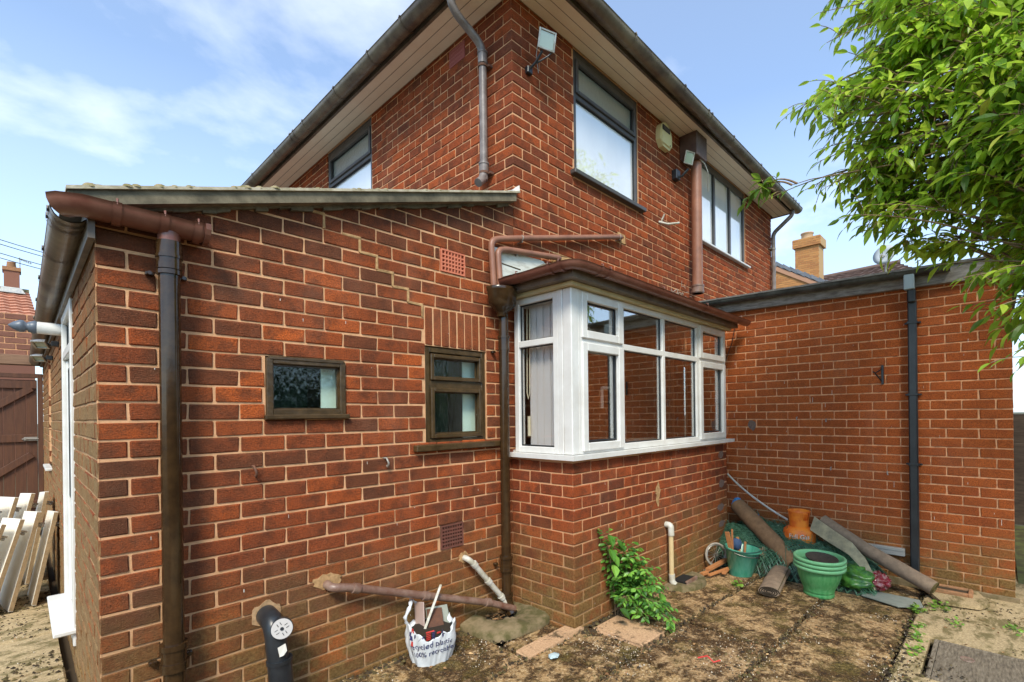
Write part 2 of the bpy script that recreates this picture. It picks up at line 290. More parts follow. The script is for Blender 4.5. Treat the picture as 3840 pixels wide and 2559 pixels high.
class MB:
    def __init__(s): s.v = []; s.f = []; s.t = []; s.sm = []; s.tone = 0.0
    def add(s, vs, fs, smooth=False):
        o = len(s.v); s.v += [tuple(v) for v in vs]; s.f += [tuple(i + o for i in f) for f in fs]
        s.t += [s.tone] * len(vs); s.sm += [smooth] * len(fs)
    def box(s, a, b, mat=None):
        x0, y0, z0 = a; x1, y1, z1 = b
        if x0 > x1: x0, x1 = x1, x0
        if y0 > y1: y0, y1 = y1, y0
        if z0 > z1: z0, z1 = z1, z0
        vs = [(x0, y0, z0), (x1, y0, z0), (x1, y1, z0), (x0, y1, z0), (x0, y0, z1), (x1, y0, z1), (x1, y1, z1), (x0, y1, z1)]
        if mat is not None: vs = [mat @ Vector(v) for v in vs]
        s.add(vs, [(0, 3, 2, 1), (4, 5, 6, 7), (0, 1, 5, 4), (1, 2, 6, 5), (2, 3, 7, 6), (3, 0, 4, 7)])
        return s
    def cbox(s, a, b, c=.003, mat=None, jit=0):
        # box with all edges chamfered: 24 verts, 44 triangles
        lo = [min(p, q) for p, q in zip(a, b)]; hi = [max(p, q) for p, q in zip(a, b)]
        c = min(c, min(h - l for h, l in zip(hi, lo)) * .45)
        idx = {}; vs = []
        for sx in (0, 1):
            for sy in (0, 1):
                for sz in (0, 1):
                    for ax in range(3):
                        p = []
                        for k, sg in enumerate((sx, sy, sz)):
                            e = hi[k] if sg else lo[k]
                            if k != ax: e += -c if sg else c
                            p.append(e + (random.uniform(-jit, jit) if jit else 0))
                        idx[(sx, sy, sz, ax)] = len(vs); vs.append(Vector(p))
        if mat is not None: vs = [mat @ v for v in vs]
        f = []
        for ax in range(3):
            o = [k for k in range(3) if k != ax]
            for sg in (0, 1):
                q = []
                for (u, w) in ((0, 0), (1, 0), (1, 1), (0, 1)):
                    t = [0, 0, 0]; t[ax] = sg; t[o[0]] = u; t[o[1]] = w; q.append(idx[(*t, ax)])
                flip = (sg == 0) ^ (ax == 1)
                f.append(tuple(reversed(q)) if flip else tuple(q))
        for ax in range(3):   # edges parallel to ax
            o = [k for k in range(3) if k != ax]
            for u in (0, 1):
                for w in (0, 1):
                    t0 = [0, 0, 0]; t0[o[0]] = u; t0[o[1]] = w; t1 = list(t0); t1[ax] = 1
                    q = (idx[(*t0, o[0])], idx[(*t1, o[0])], idx[(*t1, o[1])], idx[(*t0, o[1])])
                    f.append(q)
        for sx in (0, 1):
            for sy in (0, 1):
                for sz in (0, 1): f.append(tuple(idx[(sx, sy, sz, k)] for k in range(3)))
        s.add(vs, f); return s
    def tube(s, pts, r, n=12, caps=True, smooth=True, ry=None):
        pts = [Vector(p) for p in pts]; rs = r if isinstance(r, (list, tuple)) else [r] * len(pts)
        vs = []; fs = []; px = None
        for i, p in enumerate(pts):
            d = (pts[min(i + 1, len(pts) - 1)] - pts[max(i - 1, 0)])
            if d.length < 1e-9: d = Vector((0, 0, 1))
            d.normalize()
            if px is None: x, y = frame_from(d)
            else:
                x = px - d * px.dot(d)
                if x.length < 1e-4: x, _ = frame_from(d)
                x.normalize(); y = d.cross(x)
            px = x
            for k in range(n):
                a = 2 * math.pi * k / n; vs.append(p + x * math.cos(a) * rs[i] + y * math.sin(a) * rs[i] * (ry or 1))
        for i in range(len(pts) - 1):
            for k in range(n):
                a = i * n + k; b = i * n + (k + 1) % n; fs.append((a, b, b + n, a + n))
        s.add(vs, fs, smooth)
        if caps:
            for e, rev in ((0, True), (len(pts) - 1, False)):
                q = [vs[e * n + k] for k in range(n)]
                if rev: q.reverse()
                s.add(q, [tuple(range(n))])
        return s
    def lathe(s, prof, c, n=32, axis=None, smooth=True):
        # prof = [(r, h)], about local z (or axis)
        c = Vector(c); ax = Vector(axis or (0, 0, 1)).normalized(); x, y = frame_from(ax)
        vs = []; fs = []
        for r, h in prof:
            for k in range(n):
                a = 2 * math.pi * k / n; vs.append(c + ax * h + (x * math.cos(a) + y * math.sin(a)) * r)
        for i in range(len(prof) - 1):
            for k in range(n):
                a = i * n + k; b = i * n + (k + 1) % n; fs.append((a, b, b + n, a + n))
        s.add(vs, fs, smooth); return s
    def quad(s, *p): s.add(p, [tuple(range(len(p)))]); return s
    def prism(s, poly, d):
        d = Vector(d); poly = [Vector(p) for p in poly]; n = len(poly)
        vs = poly + [p + d for p in poly]
        s.add(vs, [tuple(range(n)), tuple(reversed(range(n, 2 * n)))] + [(i, i + n, (i + 1) % n + n, (i + 1) % n) for i in range(n)]); return s
    def halfpipe(s, pts, r, out, th=.003, n=10, smooth=True):
        # open half-round gutter following pts (rim height), 'out' horizontal unit vectors per point or one
        pts = [Vector(p) for p in pts]; vs = []; fs = []
        outs = out if isinstance(out, list) else [out] * len(pts)
        m = n + 1
        for p, o in zip(pts, outs):
            o = Vector(o)
            for rr in (r, r - th):
                for k in range(m):
                    a = math.pi * k / n; vs.append(p + o * (math.cos(a) * rr) + Vector((0, 0, -math.sin(a) * rr)))
        w = 2 * m
        for i in range(len(pts) - 1):
            for k in range(n):
                fs.append((i * w + k, i * w + k + 1, (i + 1) * w + k + 1, (i + 1) * w + k))
                fs.append((i * w + m + k + 1, i * w + m + k, (i + 1) * w + m + k, (i + 1) * w + m + k + 1))
            for k in (0, n): fs.append((i * w + k, i * w + m + k, (i + 1) * w + m + k, (i + 1) * w + k))
        s.add(vs, fs, smooth); return s
    def build(s, name, mat, parent=None, stuff=False, **props):
        me = bpy.data.meshes.new(name); me.from_pydata(s.v, [], s.f); me.materials.append(mat)
        me.polygons.foreach_set('use_smooth', s.sm)
        if any(s.t):
            a = me.attributes.new('tone', 'FLOAT', 'POINT'); a.data.foreach_set('value', s.t)
        o = bpy.data.objects.new(name, me); COL.objects.link(o)
        if parent is not None: o.parent = parent; 
        if stuff: o['kind'] = 'stuff'
        for k, v in props.items(): o[k] = v
        return o

def fixn(o):
    import bmesh
    bm = bmesh.new(); bm.from_mesh(o.data); bmesh.ops.recalc_face_normals(bm, faces=bm.faces); bm.to_mesh(o.data); bm.free(); return o

def thing(name, label, cat, group=None, loc=(0, 0, 0)):
    o = bpy.data.objects.new(name, None); COL.objects.link(o); o.empty_display_size = .1
    o['label'] = label; o['category'] = cat
    if group: o['group'] = group
    return o
def tag(o, label, cat, group=None):
    o['label'] = label; o['category'] = cat
    if group: o['group'] = group
    return o
def arc(p0, p1, p2, n=6):
    p0, p1, p2 = Vector(p0), Vector(p1), Vector(p2)
    return [(1 - t) ** 2 * p0 + 2 * t * (1 - t) * p1 + t * t * p2 for t in [i / n for i in range(n + 1)]]
def bendpath(pts, rad=.08, n=6):
    pts = [Vector(p) for p in pts]; out = [pts[0]]
    for i in range(1, len(pts) - 1):
        a = (pts[i - 1] - pts[i]); b = (pts[i + 1] - pts[i]); r = min(rad, a.length * .48, b.length * .48)
        out += arc(pts[i] + a.normalized() * r, pts[i], pts[i] + b.normalized() * r, n)
    return out + [pts[-1]]

# ------------------------------------------------------------------ brickwork
C = .0869; B = .225; J = .0105
SHARED = {}
def brick_mesh(L, D, H, mat, var):
    key = (round(L, 3), round(D, 3), round(H, 3), mat.name, var)
    if key not in SHARED:
        mb = MB(); mb.cbox((0, 0, 0), (L, D, H), .0048, jit=.0026)
        me = bpy.data.meshes.new('brick'); me.from_pydata(mb.v, [], mb.f); me.materials.append(mat); SHARED[key] = me
    return SHARED[key]

class Wall:
    """Collects the bricks of one building; the nearest 300 become parts, the rest one stuff part."""
    def __init__(s, parent, mat): s.parent = parent; s.mat = mat; s.items = []; s.cut = MB(); s.limit = 300
    def run(s, org, du, nrm, length, z0, z1, first, holes=(), top=None, zoff=0.0, last_full=True):
        org = Vector(org); du = Vector(du); nrm = Vector(nrm)
        j = int(math.floor((z0 - zoff) / C + .5))
        while True:
            zb = zoff + j * C + J * .5; zt = zoff + (j + 1) * C - J * .5
            if zb > z1 - .02: break
            zt = min(zt, z1); H = zt - zb
            st = first(j)     # (offset of first perpend, depth of first brick)
            s0, depth0 = st; segs = []
            a = 0.0; nxt = s0; k = 0
            while a < length - .012:
                b = min(nxt - J, length) if nxt < length + J else length
                if b - a > .02: segs.append((a, b, depth0 if k == 0 else .06))
                a = nxt; nxt = a + B; k += 1
            for (a, b, dep) in segs:
                parts = [(a, b)]
                for (hs0, hs1, hz0, hz1) in holes:
                    if zb + .02 < hz1 and zt - .02 > hz0:
                        np_ = []
                        for (p, q) in parts:
                            if q <= hs0 or p >= hs1: np_.append((p, q)); continue
                            if p < hs0 - .02: np_.append((p, hs0 - .004))
                            if q > hs1 + .02: np_.append((hs1 + .004, q))
                        parts = np_
                for (p, q) in parts:
                    if top:
                        t0, t1 = top(p), top(q)
                        if zb > max(t0, t1) - .015: continue
                        if zt > min(t0, t1):
                            poly = clip_top([(p, zb), (q, zb), (q, zt), (p, zt)], top)
                            if len(poly) > 2:
                                s.cut.tone = random.random()
                                o = random.uniform(-.001, .001)
                                s.cut.prism([org + du * x + Vector((0, 0, z)) + nrm * o for x, z in poly], -nrm * .03)
                            continue
                    s.items.append((org, du, nrm, p, q, zb, H, dep))
            j += 1
    def finish(s):
        fl = []
        for it in s.items:
            org, du, nrm, p, q, zb, H, dep = it
            c = org + du * ((p + q) / 2) + Vector((0, 0, zb + H / 2)); d = CAMP - c; dist = d.length
            zc = (c - CAMP).dot(FWD); xc = (c - CAMP).dot(RIGHT); yc = (c - CAMP).dot(UP)
            vis = zc > .2 and -1.12 < xc / zc < 1.0 and -.56 < yc / zc < .86
            fl.append(((q - p) * H * max(0, d.normalized().dot(nrm)) / dist ** 2 * (1 if vis else 1e-4), it))
        fl.sort(key=lambda a: -a[0]); rest = MB()
        for i, (_, it) in enumerate(fl):
            org, du, nrm, p, q, zb, H, dep = it
            back = -nrm
            L = q - p; jx = random.uniform(-.0012, .0012)
            pos = org + du * p + Vector((0, 0, zb)) + nrm * jx
            m = Matrix(((du.x, back.x, 0, pos.x), (du.y, back.y, 0, pos.y), (0, 0, 1, pos.z), (0, 0, 0, 1)))
            rotz = Matrix.Rotation(random.uniform(-.006, .006), 4, 'Y')
            if i < s.limit:
                L_ = round(L, 3); me = brick_mesh(L_, dep, H, s.mat, random.randrange(4))
                o = bpy.data.objects.new('brick', me); o.matrix_world = m @ rotz; o.parent = s.parent; COL.objects.link(o)
            else:
                rest.tone = random.random(); rest.cbox((0, 0, 0), (L, dep, H), .005, m @ rotz, jit=.0024)
        if rest.v: rest.build('brickwork', s.mat, s.parent, stuff=True)
        if s.cut.v: fixn(s.cut.build('cut_brickwork', s.mat, s.parent, stuff=True))

def clip_top(poly, top):
    out = []
    n = len(poly)
    ins = lambda p: p[1] <= top(p[0])
    for i in range(n):
        a, b = poly[i], poly[(i + 1) % n]; ia, ib = ins(a), ins(b)
        if ia: out.append(a)
        if ia != ib:
            fa = a[1] - top(a[0]); fb = b[1] - top(b[0]); t = fa / (fa - fb)
            out.append((a[0] + (b[0] - a[0]) * t, a[1] + (b[1] - a[1]) * t))
    return out

def mortar(mb, org, du, nrm, length, z0, z1, holes=(), top=None, rec=.0060, reveal=.09):
    org = Vector(org); du = Vector(du); nrm = Vector(nrm)
    P = lambda s, z, d=0: org + du * s + Vector((0, 0, z)) - nrm * (rec + d)
    ss = sorted({0, length, *[h[0] for h in holes], *[h[1] for h in holes]}); zs = sorted({z0, z1, *[h[2] for h in holes], *[h[3] for h in holes]})
    ss = [x for x in ss if 0 <= x <= length]; zs = [z for z in zs if z0 <= z <= z1]
    for a, b in zip(ss, ss[1:]):
        for c, d in zip(zs, zs[1:]):
            if any(h[0] <= (a + b) / 2 <= h[1] and h[2] <= (c + d) / 2 <= h[3] for h in holes): continue
            poly = [(a, c), (b, c), (b, d), (a, d)]
            if top: poly = clip_top(poly, top)
            if len(poly) > 2: mb.add([P(x, z) for x, z in poly], [tuple(range(len(poly)))])
    for (a, b, c, d) in holes:
        q = [(a, c), (b, c), (b, d), (a, d)]
        for i in range(4):
            (s0, y0), (s1, y1) = q[i], q[(i + 1) % 4]
            mb.add([P(s0, y0), P(s1, y1), P(s1, y1, reveal), P(s0, y0, reveal)], [(0, 1, 2, 3)])

ODD = lambda j: j % 2 == 1
def front_bond(j): return (B, .1025) if ODD(j) else (B / 2, .215)
def side_bond(j): return (B / 2, .06) if ODD(j) else (B, .06)

# ------------------------------------------------------------------ windows
def window(parent, name, org, du, nrm, s0, s1, z0, z1, fr, bars_v, bars_h, mat, panes, rec=.03, depth=.06, sill=None, sillmat=None, sash=(), bead=.012, label=None):
    """bars_v: s positions of mullions; bars_h: (z, s_from, s_to) transoms; panes: list of (s0,s1,z0,z1,material)"""
    org = Vector(org); du = Vector(du); nrm = Vector(nrm); back = -nrm
    m = Matrix(((du.x, back.x, 0, org.x), (du.y, back.y, 0, org.y), (0, 0, 1, org.z), (0, 0, 0, 1)))
    y0, y1 = rec, rec + depth
    f = MB()
    f.cbox((s0, y0, z0), (s0 + fr, y1, z1), .004, m); f.cbox((s1 - fr, y0, z0), (s1, y1, z1), .004, m)
    f.cbox((s0 + fr, y0 + .001, z0), (s1 - fr, y1, z0 + fr), .004, m); f.cbox((s0 + fr, y0 + .001, z1 - fr), (s1 - fr, y1, z1), .004, m)
    for (s, w, a, b) in bars_v: f.cbox((s - w / 2, y0 + .002, a), (s + w / 2, y1 - .002, b), .004, m)
    for (z, w, a, b) in bars_h: f.cbox((a, y0 + .003, z - w / 2), (b, y1 - .003, z + w / 2), .004, m)
    fo = f.build(name, mat, parent)
    if label: fo['label'] = label
    for (a, b, c, d, t) in sash:   # opening casements standing proud
        q = MB(); o = y0 - .016
        q.cbox((a, o, c), (a + t, y0 + .02, d), .005, m); q.cbox((b - t, o, c), (b, y0 + .02, d), .005, m)
        q.cbox((a + t, o + .001, c), (b - t, y0 + .02, c + t), .005, m); q.cbox((a + t, o + .001, d - t), (b - t, y0 + .02, d), .005, m)
        q.build('casement', mat, fo)
    for (a, b, c, d, pm) in panes:
        yy = (y0 + y1) / 2
        q = MB(); q.box((a, yy, c), (b, yy + .004, d), m); q.build('pane', pm, fo)
        q = MB(); t = bead
        for bx in (((a, yy - .008, c), (a + t, yy - .001, d)), ((b - t, yy - .008, c), (b, yy - .001, d)), ((a + t, yy - .007, c), (b - t, yy - .001, c + t)), ((a + t, yy - .007, d - t), (b - t, yy - .001, d))):
            q.box(*bx, m)
        q.build('glazing_bead', M['black'] if mat in (M['upvc'], M['win_dark']) else mat, fo)
    if sill:
        a, b, zt, th, out = sill
        q = MB(); q.cbox((a, -out, zt - th), (b, y1, zt), .006, m); q.build('sill', sillmat or mat, fo)
    return fo

def room(parent, lo, hi, openside):
    """plain dark box behind a window so that the inside reads as a room"""
    mb = MB(); x0, y0, z0 = lo; x1, y1, z1 = hi
    F = {'x0': [(x0, y0, z0), (x0, y1, z0), (x0, y1, z1), (x0, y0, z1)], 'x1': [(x1, y0, z0), (x1, y1, z0), (x1, y1, z1), (x1, y0, z1)],
         'y0': [(x0, y0, z0), (x1, y0, z0), (x1, y0, z1), (x0, y0, z1)], 'y1': [(x0, y1, z0), (x1, y1, z0), (x1, y1, z1), (x0, y1, z1)],
         'z0': [(x0, y0, z0), (x1, y0, z0), (x1, y1, z0), (x0, y1, z0)], 'z1': [(x0, y0, z1), (x1, y0, z1), (x1, y1, z1), (x0, y1, z1)]}
    for k, q in F.items():
        if k not in openside: mb.quad(*q)
    return mb.build('room_interior', M['room'], parent)

def gutter(parent, pts, r, out, mat, brackets=(), name='gutter', th=.004, bmat=None, bw=.022):
    g = MB(); g.halfpipe(pts, r, out, th); go = g.build(name, mat, parent)
    for (p, o) in brackets:
        p = Vector(p); o = Vector(o); al = Vector((-o.y, o.x, 0)); b = MB()
        b.halfpipe([p - al * bw / 2, p + al * bw / 2], r + .007, o, .009, 12); q_ = p + o * (r + .003); b.tube([q_ - Vector((0, 0, .01)), q_ + Vector((0, 0, .014)), q_ + Vector((0, 0, .016)) - o * .018], .0045, 5)
        b.build('gutter_bracket', bmat or mat, go)
    return go

# ================================================================== SETTING: ground
def ground_z(x, y): return -.03 * max(0, x - 2.5) - .012
g = MB(); n = 40
g.box((-300, -300, -.9), (400, 400, -.36)); o = g.build('ground', plain('earth_and_grass', (.055, .06, .02), .95, (.10, .085, .04), 2, .5), None); o['kind'] = 'structure'

t = NT('mossy_paving')
lo = t.noise(1.7, 6, .7, dist=.5); me_ = t.noise(9, 7, .75, dist=.3); fi = t.noise(55, 5, .75)
base = t.ramp(fi, [(.32, (.15, .085, .030)), (.45, (.44, .26, .105)), (.58, (.66, .44, .215)), (.70, (.95, .78, .50))])
base = t.mix(t.mapr(t.rnd(), 0, 1, .0, .30), base, (.40, .24, .14))
base = t.mix(t.mapr(t.math('ADD', t.math('MULTIPLY', me_, .6), t.math('MULTIPLY', lo, .4)), .455, .53, 0, .96), base, t.ramp(fi, [(.35, (.018, .010, .005)), (.55, (.095, .044, .013)), (.75, (.30, .17, .055))]))
base = t.mix(t.mapr(t.noise(3.4, 6, .7), .50, .66, 0, .72), base, t.ramp(fi, [(.35, (.065, .048, .010)), (.65, (.22, .165, .035))]))
base = t.mix(t.mapr(t.noise(120, 2, .5), .64, .72, 0, .8), base, (.62, .50, .34)); base = t.mix(t.mapr(t.noise(28, 4, .8), .55, .63, 0, .8), base, (.030, .018, .009))
t.col(base); t.rough(.9); t.b.inputs['Specular IOR Level'].default_value = .25
t.bump(t.math('ADD', t.math('MULTIPLY', me_, 1.4), fi), .9, .02); M['paving'] = t.m
t = NT('cleaner_paving')
fi = t.noise(70, 5, .7); me_ = t.noise(5.5, 6, .7, dist=.4, sc=(1, 1.9, 1))
base = t.ramp(fi, [(.3, (.26, .18, .085)), (.6, (.54, .40, .22)), (.8, (.66, .53, .34))])
base = t.mix(t.mapr(me_, .48, .6, 0, .85), base, (.13, .10, .028)); t.col(base); t.rough(.9)
t.bump(t.math('ADD', me_, fi), .7, .012); M['paving_clean'] = t.m
t = NT('pink_concrete'); t.col(t.mix(t.mapr(t.noise(6, 7, .75), .53, .60, 0, .9), t.ramp(t.noise(80, 4, .7), [(.3, (.36, .20, .10)), (.7, (.66, .42, .24))]), (.07, .045, .018))); t.rough(.9); t.bump(t.noise(120, 4), .5, .004); M['pink_slab'] = t.m
t = NT('moss_soil'); t.col(t.ramp(t.rnd(), [(0, (.020, .013, .007)), (.5, (.055, .034, .014)), (.8, (.09, .07, .02)), (1, (.14, .10, .04))])); t.rough(.95); M['soil'] = t.m
t = NT('grit'); t.col(t.ramp(t.rnd(), [(0, (.30, .18, .09)), (.4, (.52, .40, .26)), (.75, (.70, .62, .50)), (.9, (.12, .07, .04)), (1, (.55, .25, .12))])); t.rough(.9); M['grit'] = t.m
t = NT('dry_leaf'); t.col(t.ramp(t.rnd(), [(0, (.16, .07, .025)), (.6, (.36, .20, .08)), (1, (.55, .36, .17))])); t.rough(.8); M['dry'] = t.m

patio = bpy.data.objects.new('patio', None); COL.objects.link(patio); patio['kind'] = 'structure'
bed = MB(); bed.prism([(-3, -6, -.07), (2.5, -6, -.07), (9.5, -6, -.27), (9.5, 7.6, -.27), (2.5, 7.6, -.07), (-3, 7.6, -.07)], (0, 0, -.05)); fixn(bed.build('patio_bed', M['soil'], patio))
def slab(x0, y0, x1, y1, mat, dz=0, gap=.013, jit=.007):
    cx, cy = (x0 + x1) / 2, (y0 + y1) / 2; z = ground_z(cx, cy) + dz + random.uniform(-.006, .006)
    m = Matrix.Translation((cx, cy, z)) @ Matrix.Rotation(random.uniform(-.006, .006), 4, 'Z') @ Matrix.Rotation(random.uniform(-.006, .006) + (.0) , 4, 'X') @ Matrix.Rotation(random.uniform(-.005, .005) + (.028 if cx > 2.5 else 0), 4, 'Y')
    b = MB(); b.cbox((-(x1 - x0) / 2 + gap, -(y1 - y0) / 2 + gap, -.06), ((x1 - x0) / 2 - gap, (y1 - y0) / 2 - gap, 0), .007, None, jit)
    o = b.build('paving_slab', mat, patio); o.matrix_world = m; return o
# strip against the lean-to wall, strip in front of the bay, main field, raised right-hand slabs
xs = [-1.5, -.75, 0, .45, 1.0, 1.45]
for a, b in zip(xs, xs[1:]): slab(a, -.62, b, -.02 if a >= 0 else .0, M['paving'], -.004)
slab(1.45, -.55, 2.02, -.02, M['paving'], 0); slab(2.02, -.56, 2.50, -.40, M['paving'], 0)
slab(1.45, -.68, 2.0, -.56, M['paving'], -.002); slab(2.0, -.70, 2.60, -.54, M['pink_slab'], .012)
slab(2.63, -1.15, 2.98, -.70, M['pink_slab'], .004)
for a, b in ((2.98, 3.85), (3.85, 4.6), (4.6, 5.3)): slab(a, -1.15, b, -.66, M['paving'], .006)
ys = [-.68, -1.16, -1.78, -2.40]
for r_, (ya, yb) in enumerate(zip(ys, ys[1:])):
    x = -1.6 + (.3 if r_ % 2 else 0)
    while x < 5.55:
        x2 = min(x + .76, 5.56)
        if not (r_ == 0 and x2 > 2.63):
            slab(x, yb, x2, ya, M['paving'], 0)
        elif x < 2.63: slab(x, yb, 2.63, ya, M['paving'], 0)
        x = x2
ys = [-2.42, -3.24, -3.95, -4.7, -5.4]
MH = (3.46, -3.24, 4.16, -2.56)
for r_, (ya, yb) in enumerate(zip(ys, ys[1:])):
    x = -1.6
    while x < 8:
        x2 = x + .90
        if r_ == 0 and x2 > MH[0] and x < MH[2]:
            x = x2; continue
        slab(x, yb, x2, ya, M['paving_clean'], .022); x = x2
# row-0 pieces round the manhole
slab(2.9, -3.24, MH[0], -2.42, M['paving_clean'], .022); slab(MH[0], MH[3], MH[2], -2.42, M['paving_clean'], .022, .004); slab(MH[2], -3.24, 4.70, -2.42, M['paving_clean'], .022)
# alley paving on the left
for i in range(10):
    slab(-.62, i * .76, -.04, (i + 1) * .76, M['paving_clean'], -.004); slab(-1.25, i * .76 - .3, -.63, (i + 1) * .76 - .3, M['paving_clean'], -.006)
    slab(-1.9, i * .76 - .1, -1.27, (i + 1) * .76 - .1, M['paving'], -.006)

# loose stuff on the paving: moss crumbs, grit, dead leaves, weed tufts
def crumbs(name, mat, n, area, smin, smax, flat=.5, field=None, lift=0):
    rng = np.random.RandomState(len(name) * 7 + n); V = []; F = []; T = []
    k = 0
    while k < n:
        x = rng.uniform(area[0], area[1]); y = rng.uniform(area[2], area[3])
        if field and rng.rand() > field(x, y): 
            continue
        s_ = smin + (smax - smin) * rng.rand() ** 2; a = rng.rand() * 6.28; z = ground_z(x, y) + (.022 if y < -2.42 else .002) + lift
        o = len(V); nn = 5; tone = rng.rand()
        for i in range(nn):
            r = s_ * rng.uniform(.6, 1.1); V.append((x + math.cos(a + i * 6.283 / nn) * r, y + math.sin(a + i * 6.283 / nn) * r, z - .003)); T.append(tone)
        V.append((x, y, z + s_ * flat)); T.append(tone)
        F += [(o + i, o + (i + 1) % nn, o + 5) for i in range(nn)]; k += 1
    m = MB(); m.v = V; m.f = F; m.t = T; m.sm = [False] * len(F); return m.build(name, mat, patio, stuff=True)
from mathutils import noise as MN
def nz(x, y, s, o=0): return MN.noise(Vector((x * s + o, y * s, o * .7)))
fld = lambda x, y: max(0, min(1, .25 + 2.4 * nz(x, y, 2.2, 3)))
def fld2(x, y):
    jt = min(abs(y + 1.16), abs(y + 1.78), abs(y + 2.41), abs(y + .66), abs(y + .04) * .7)
    return max(.0, 1 - jt * 16) + .18 * fld(x, y)
crumbs('moss_crumbs', M['soil'], 5200, (.4, 5.5, -2.6, -.03), .005, .020, .45, lambda x, y: min(1, fld2(x, y)))
crumbs('gravel_grit', M['grit'], 6500, (.3, 5.4, -2.5, -.03), .0018, .0065, .7, fld, .001)
crumbs('wall_foot_moss', M['soil'], 1500, (.3, 5.4, -1.2, -.02), .006, .022, .55, lambda x, y: 1 if (x < 2.5 and y > -.10) or (x > 2.5 and -.78 < y < -.655) else .0)
crumbs('moss_litter', M['soil'], 1400, (2.6, 6.5, -3.6, -2.4), .004, .014, .4, fld)
crumbs('alley_litter', M['soil'], 1500, (-1.0, -.05, .2, 5.0), .004, .018, .5, fld)
crumbs('alley_grit', M['grit'], 900, (-1.0, -.05, .2, 5.0), .002, .007, .6)

# ================================================================== LEAN-TO
lean = thing('lean_to_extension', 'single storey red brick lean-to with sloping mossy roof edge and brown rainwater pipes', 'extension')
vz = lambda s: 2.475 + (s + .084) * (3.267 - 2.468) / (2.429 + .084)         # underside of the verge board
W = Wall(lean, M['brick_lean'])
AH = [(.684, 1.130, 1.572, 1.912), (1.705, 2.262, 1.366, 2.335), (1.84, 2.065, 2.612, 2.785), (1.815, 2.02, .605, .785)]
topA = lambda s: vz(s) + .02
W.run((0, 0, 0), (1, 0, 0), (0, -1, 0), 2.575, -.0869, 3.35, front_bond, AH, topA)
LH = [(1.42, 2.36, .12, 2.40), (4.72, 5.45, 1.05, 2.33)]
W.run((0, 0, 0), (0, 1, 0), (-1, 0, 0), 7.42, -.0869, 2.42, side_bond, LH)
# drop the hidden start of the left face (quoins of the front wall show there)
W.items = [it for it in W.items if not (it[1].y > .5 and it[3] < .01)]
W.finish()
mb = MB(); mortar(mb, (0, 0, 0), (1, 0, 0), (0, -1, 0), 2.575, -.1, 3.36, AH, topA)
mortar(mb, (.0, .004, 0), (0, 1, 0), (-1, 0, 0), 7.42, -.1, 2.44, LH); mb.build('mortar_bed', M['mortar'], lean)
# soldier course over the casement window
for i in range(8):
    a = 1.708 + i * .0700; me = brick_mesh(.0615, .06, .262, M['brick_soldier'], i % 3)
    o = bpy.data.objects.new('soldier_brick', me); o.location = (a, -.001 + random.uniform(-.001, .001), 2.073); o.parent = lean; COL.objects.link(o)
mb = MB(); mb.box((1.70, .0045, 2.068), (2.268, .08, 2.34)); mb.build('lintel_mortar', M['mortar'], lean)
# small obscure window
rb = M['win_brown']; gs = M['glass_small']
window(lean, 'window', (0, 0, 0), (1, 0, 0), (0, -1, 0), .686, 1.128, 1.585, 1.905, .034, [], [], rb, [(.718, 1.096, 1.615, 1.872, gs)], rec=-.012, depth=.07,
       sill=(.672, 1.145, 1.590, .028, .030), sillmat=rb)
mb = MB(); mb.cbox((.70, -.016, 1.892), (1.115, .02, 1.915), .005); mb.build('drip_board', rb, lean)
window(lean, 'window', (0, 0, 0), (1, 0, 0), (0, -1, 0), 1.710, 2.258, 1.37, 2.062, .038, [], [(1.795, .060, 1.748, 2.22)], rb,
       [(1.776, 2.192, 1.848, 1.990, gs), (1.776, 2.192, 1.440, 1.748, gs)], rec=.012, depth=.07, sill=(1.60, 2.41, 1.372, .045, .050), sillmat=rb,
       sash=[(1.750, 2.218, 1.826, 2.014, .028), (1.750, 2.218, 1.412, 1.772, .030)])
# rooms behind
room(lean, (.5, .10, 1.2), (1.4, .9, 2.2), ('y0',)); room(lean, (1.5, .10, 1.0), (2.45, 1.0, 2.3), ('y0',))
mb = MB(); mb.box((1.02, .09, 1.5), (1.20, .10, 2.0)); mb.box((2.11, .105, 1.3), (2.30, .115, 2.1)); mb.build('inner_reveal', plain('white_plaster', (.88, .92, .92), .8), lean)
mb = MB(); mb.box((.72, .3, 1.5), (1.02, .34, 1.95)); mb.box((1.74, .3, 1.35), (2.11, .34, 2.05)); mb.build('dark_curtain', plain('dark_green_curtain', (.012, .028, .018), .9, (.05, .07, .05), 14, sc=(1, 1, .3)), lean)
# air bricks
def air_brick(x0, x1, z0, z1, nx, nzz, mat):
    b = MB(); fr = .011
    b.box((x0, -.004, z0), (x0 + fr, .03, z1)); b.box((x1 - fr, -.004, z0), (x1, .03, z1)); b.box((x0 + fr, -.0035, z0), (x1 - fr, .03, z0 + fr)); b.box((x0 + fr, -.0035, z1 - fr), (x1 - fr, .03, z1))
    w = (x1 - x0 - 2 * fr) / nx; h = (z1 - z0 - 2 * fr) / nzz
    for i in range(1, nx): b.box((x0 + fr + i * w - w * .19, -.002, z0 + fr), (x0 + fr + i * w + w * .19, .028, z1 - fr))
    for i in range(1, nzz): b.box((x0 + fr, -.0025, z0 + fr + i * h - h * .19), (x1 - fr, .0275, z0 + fr + i * h + h * .19))
    o = b.build('air_brick', mat, lean); v = MB(); v.box((x0, .032, z0), (x1, .036, z1)); v.build('vent_cavity', M['void'], o)
air_brick(1.845, 2.062, 2.617, 2.780, 7, 5, M['air_orange']); air_brick(1.818, 2.016, .610, .782, 8, 6, M['air_dark'])
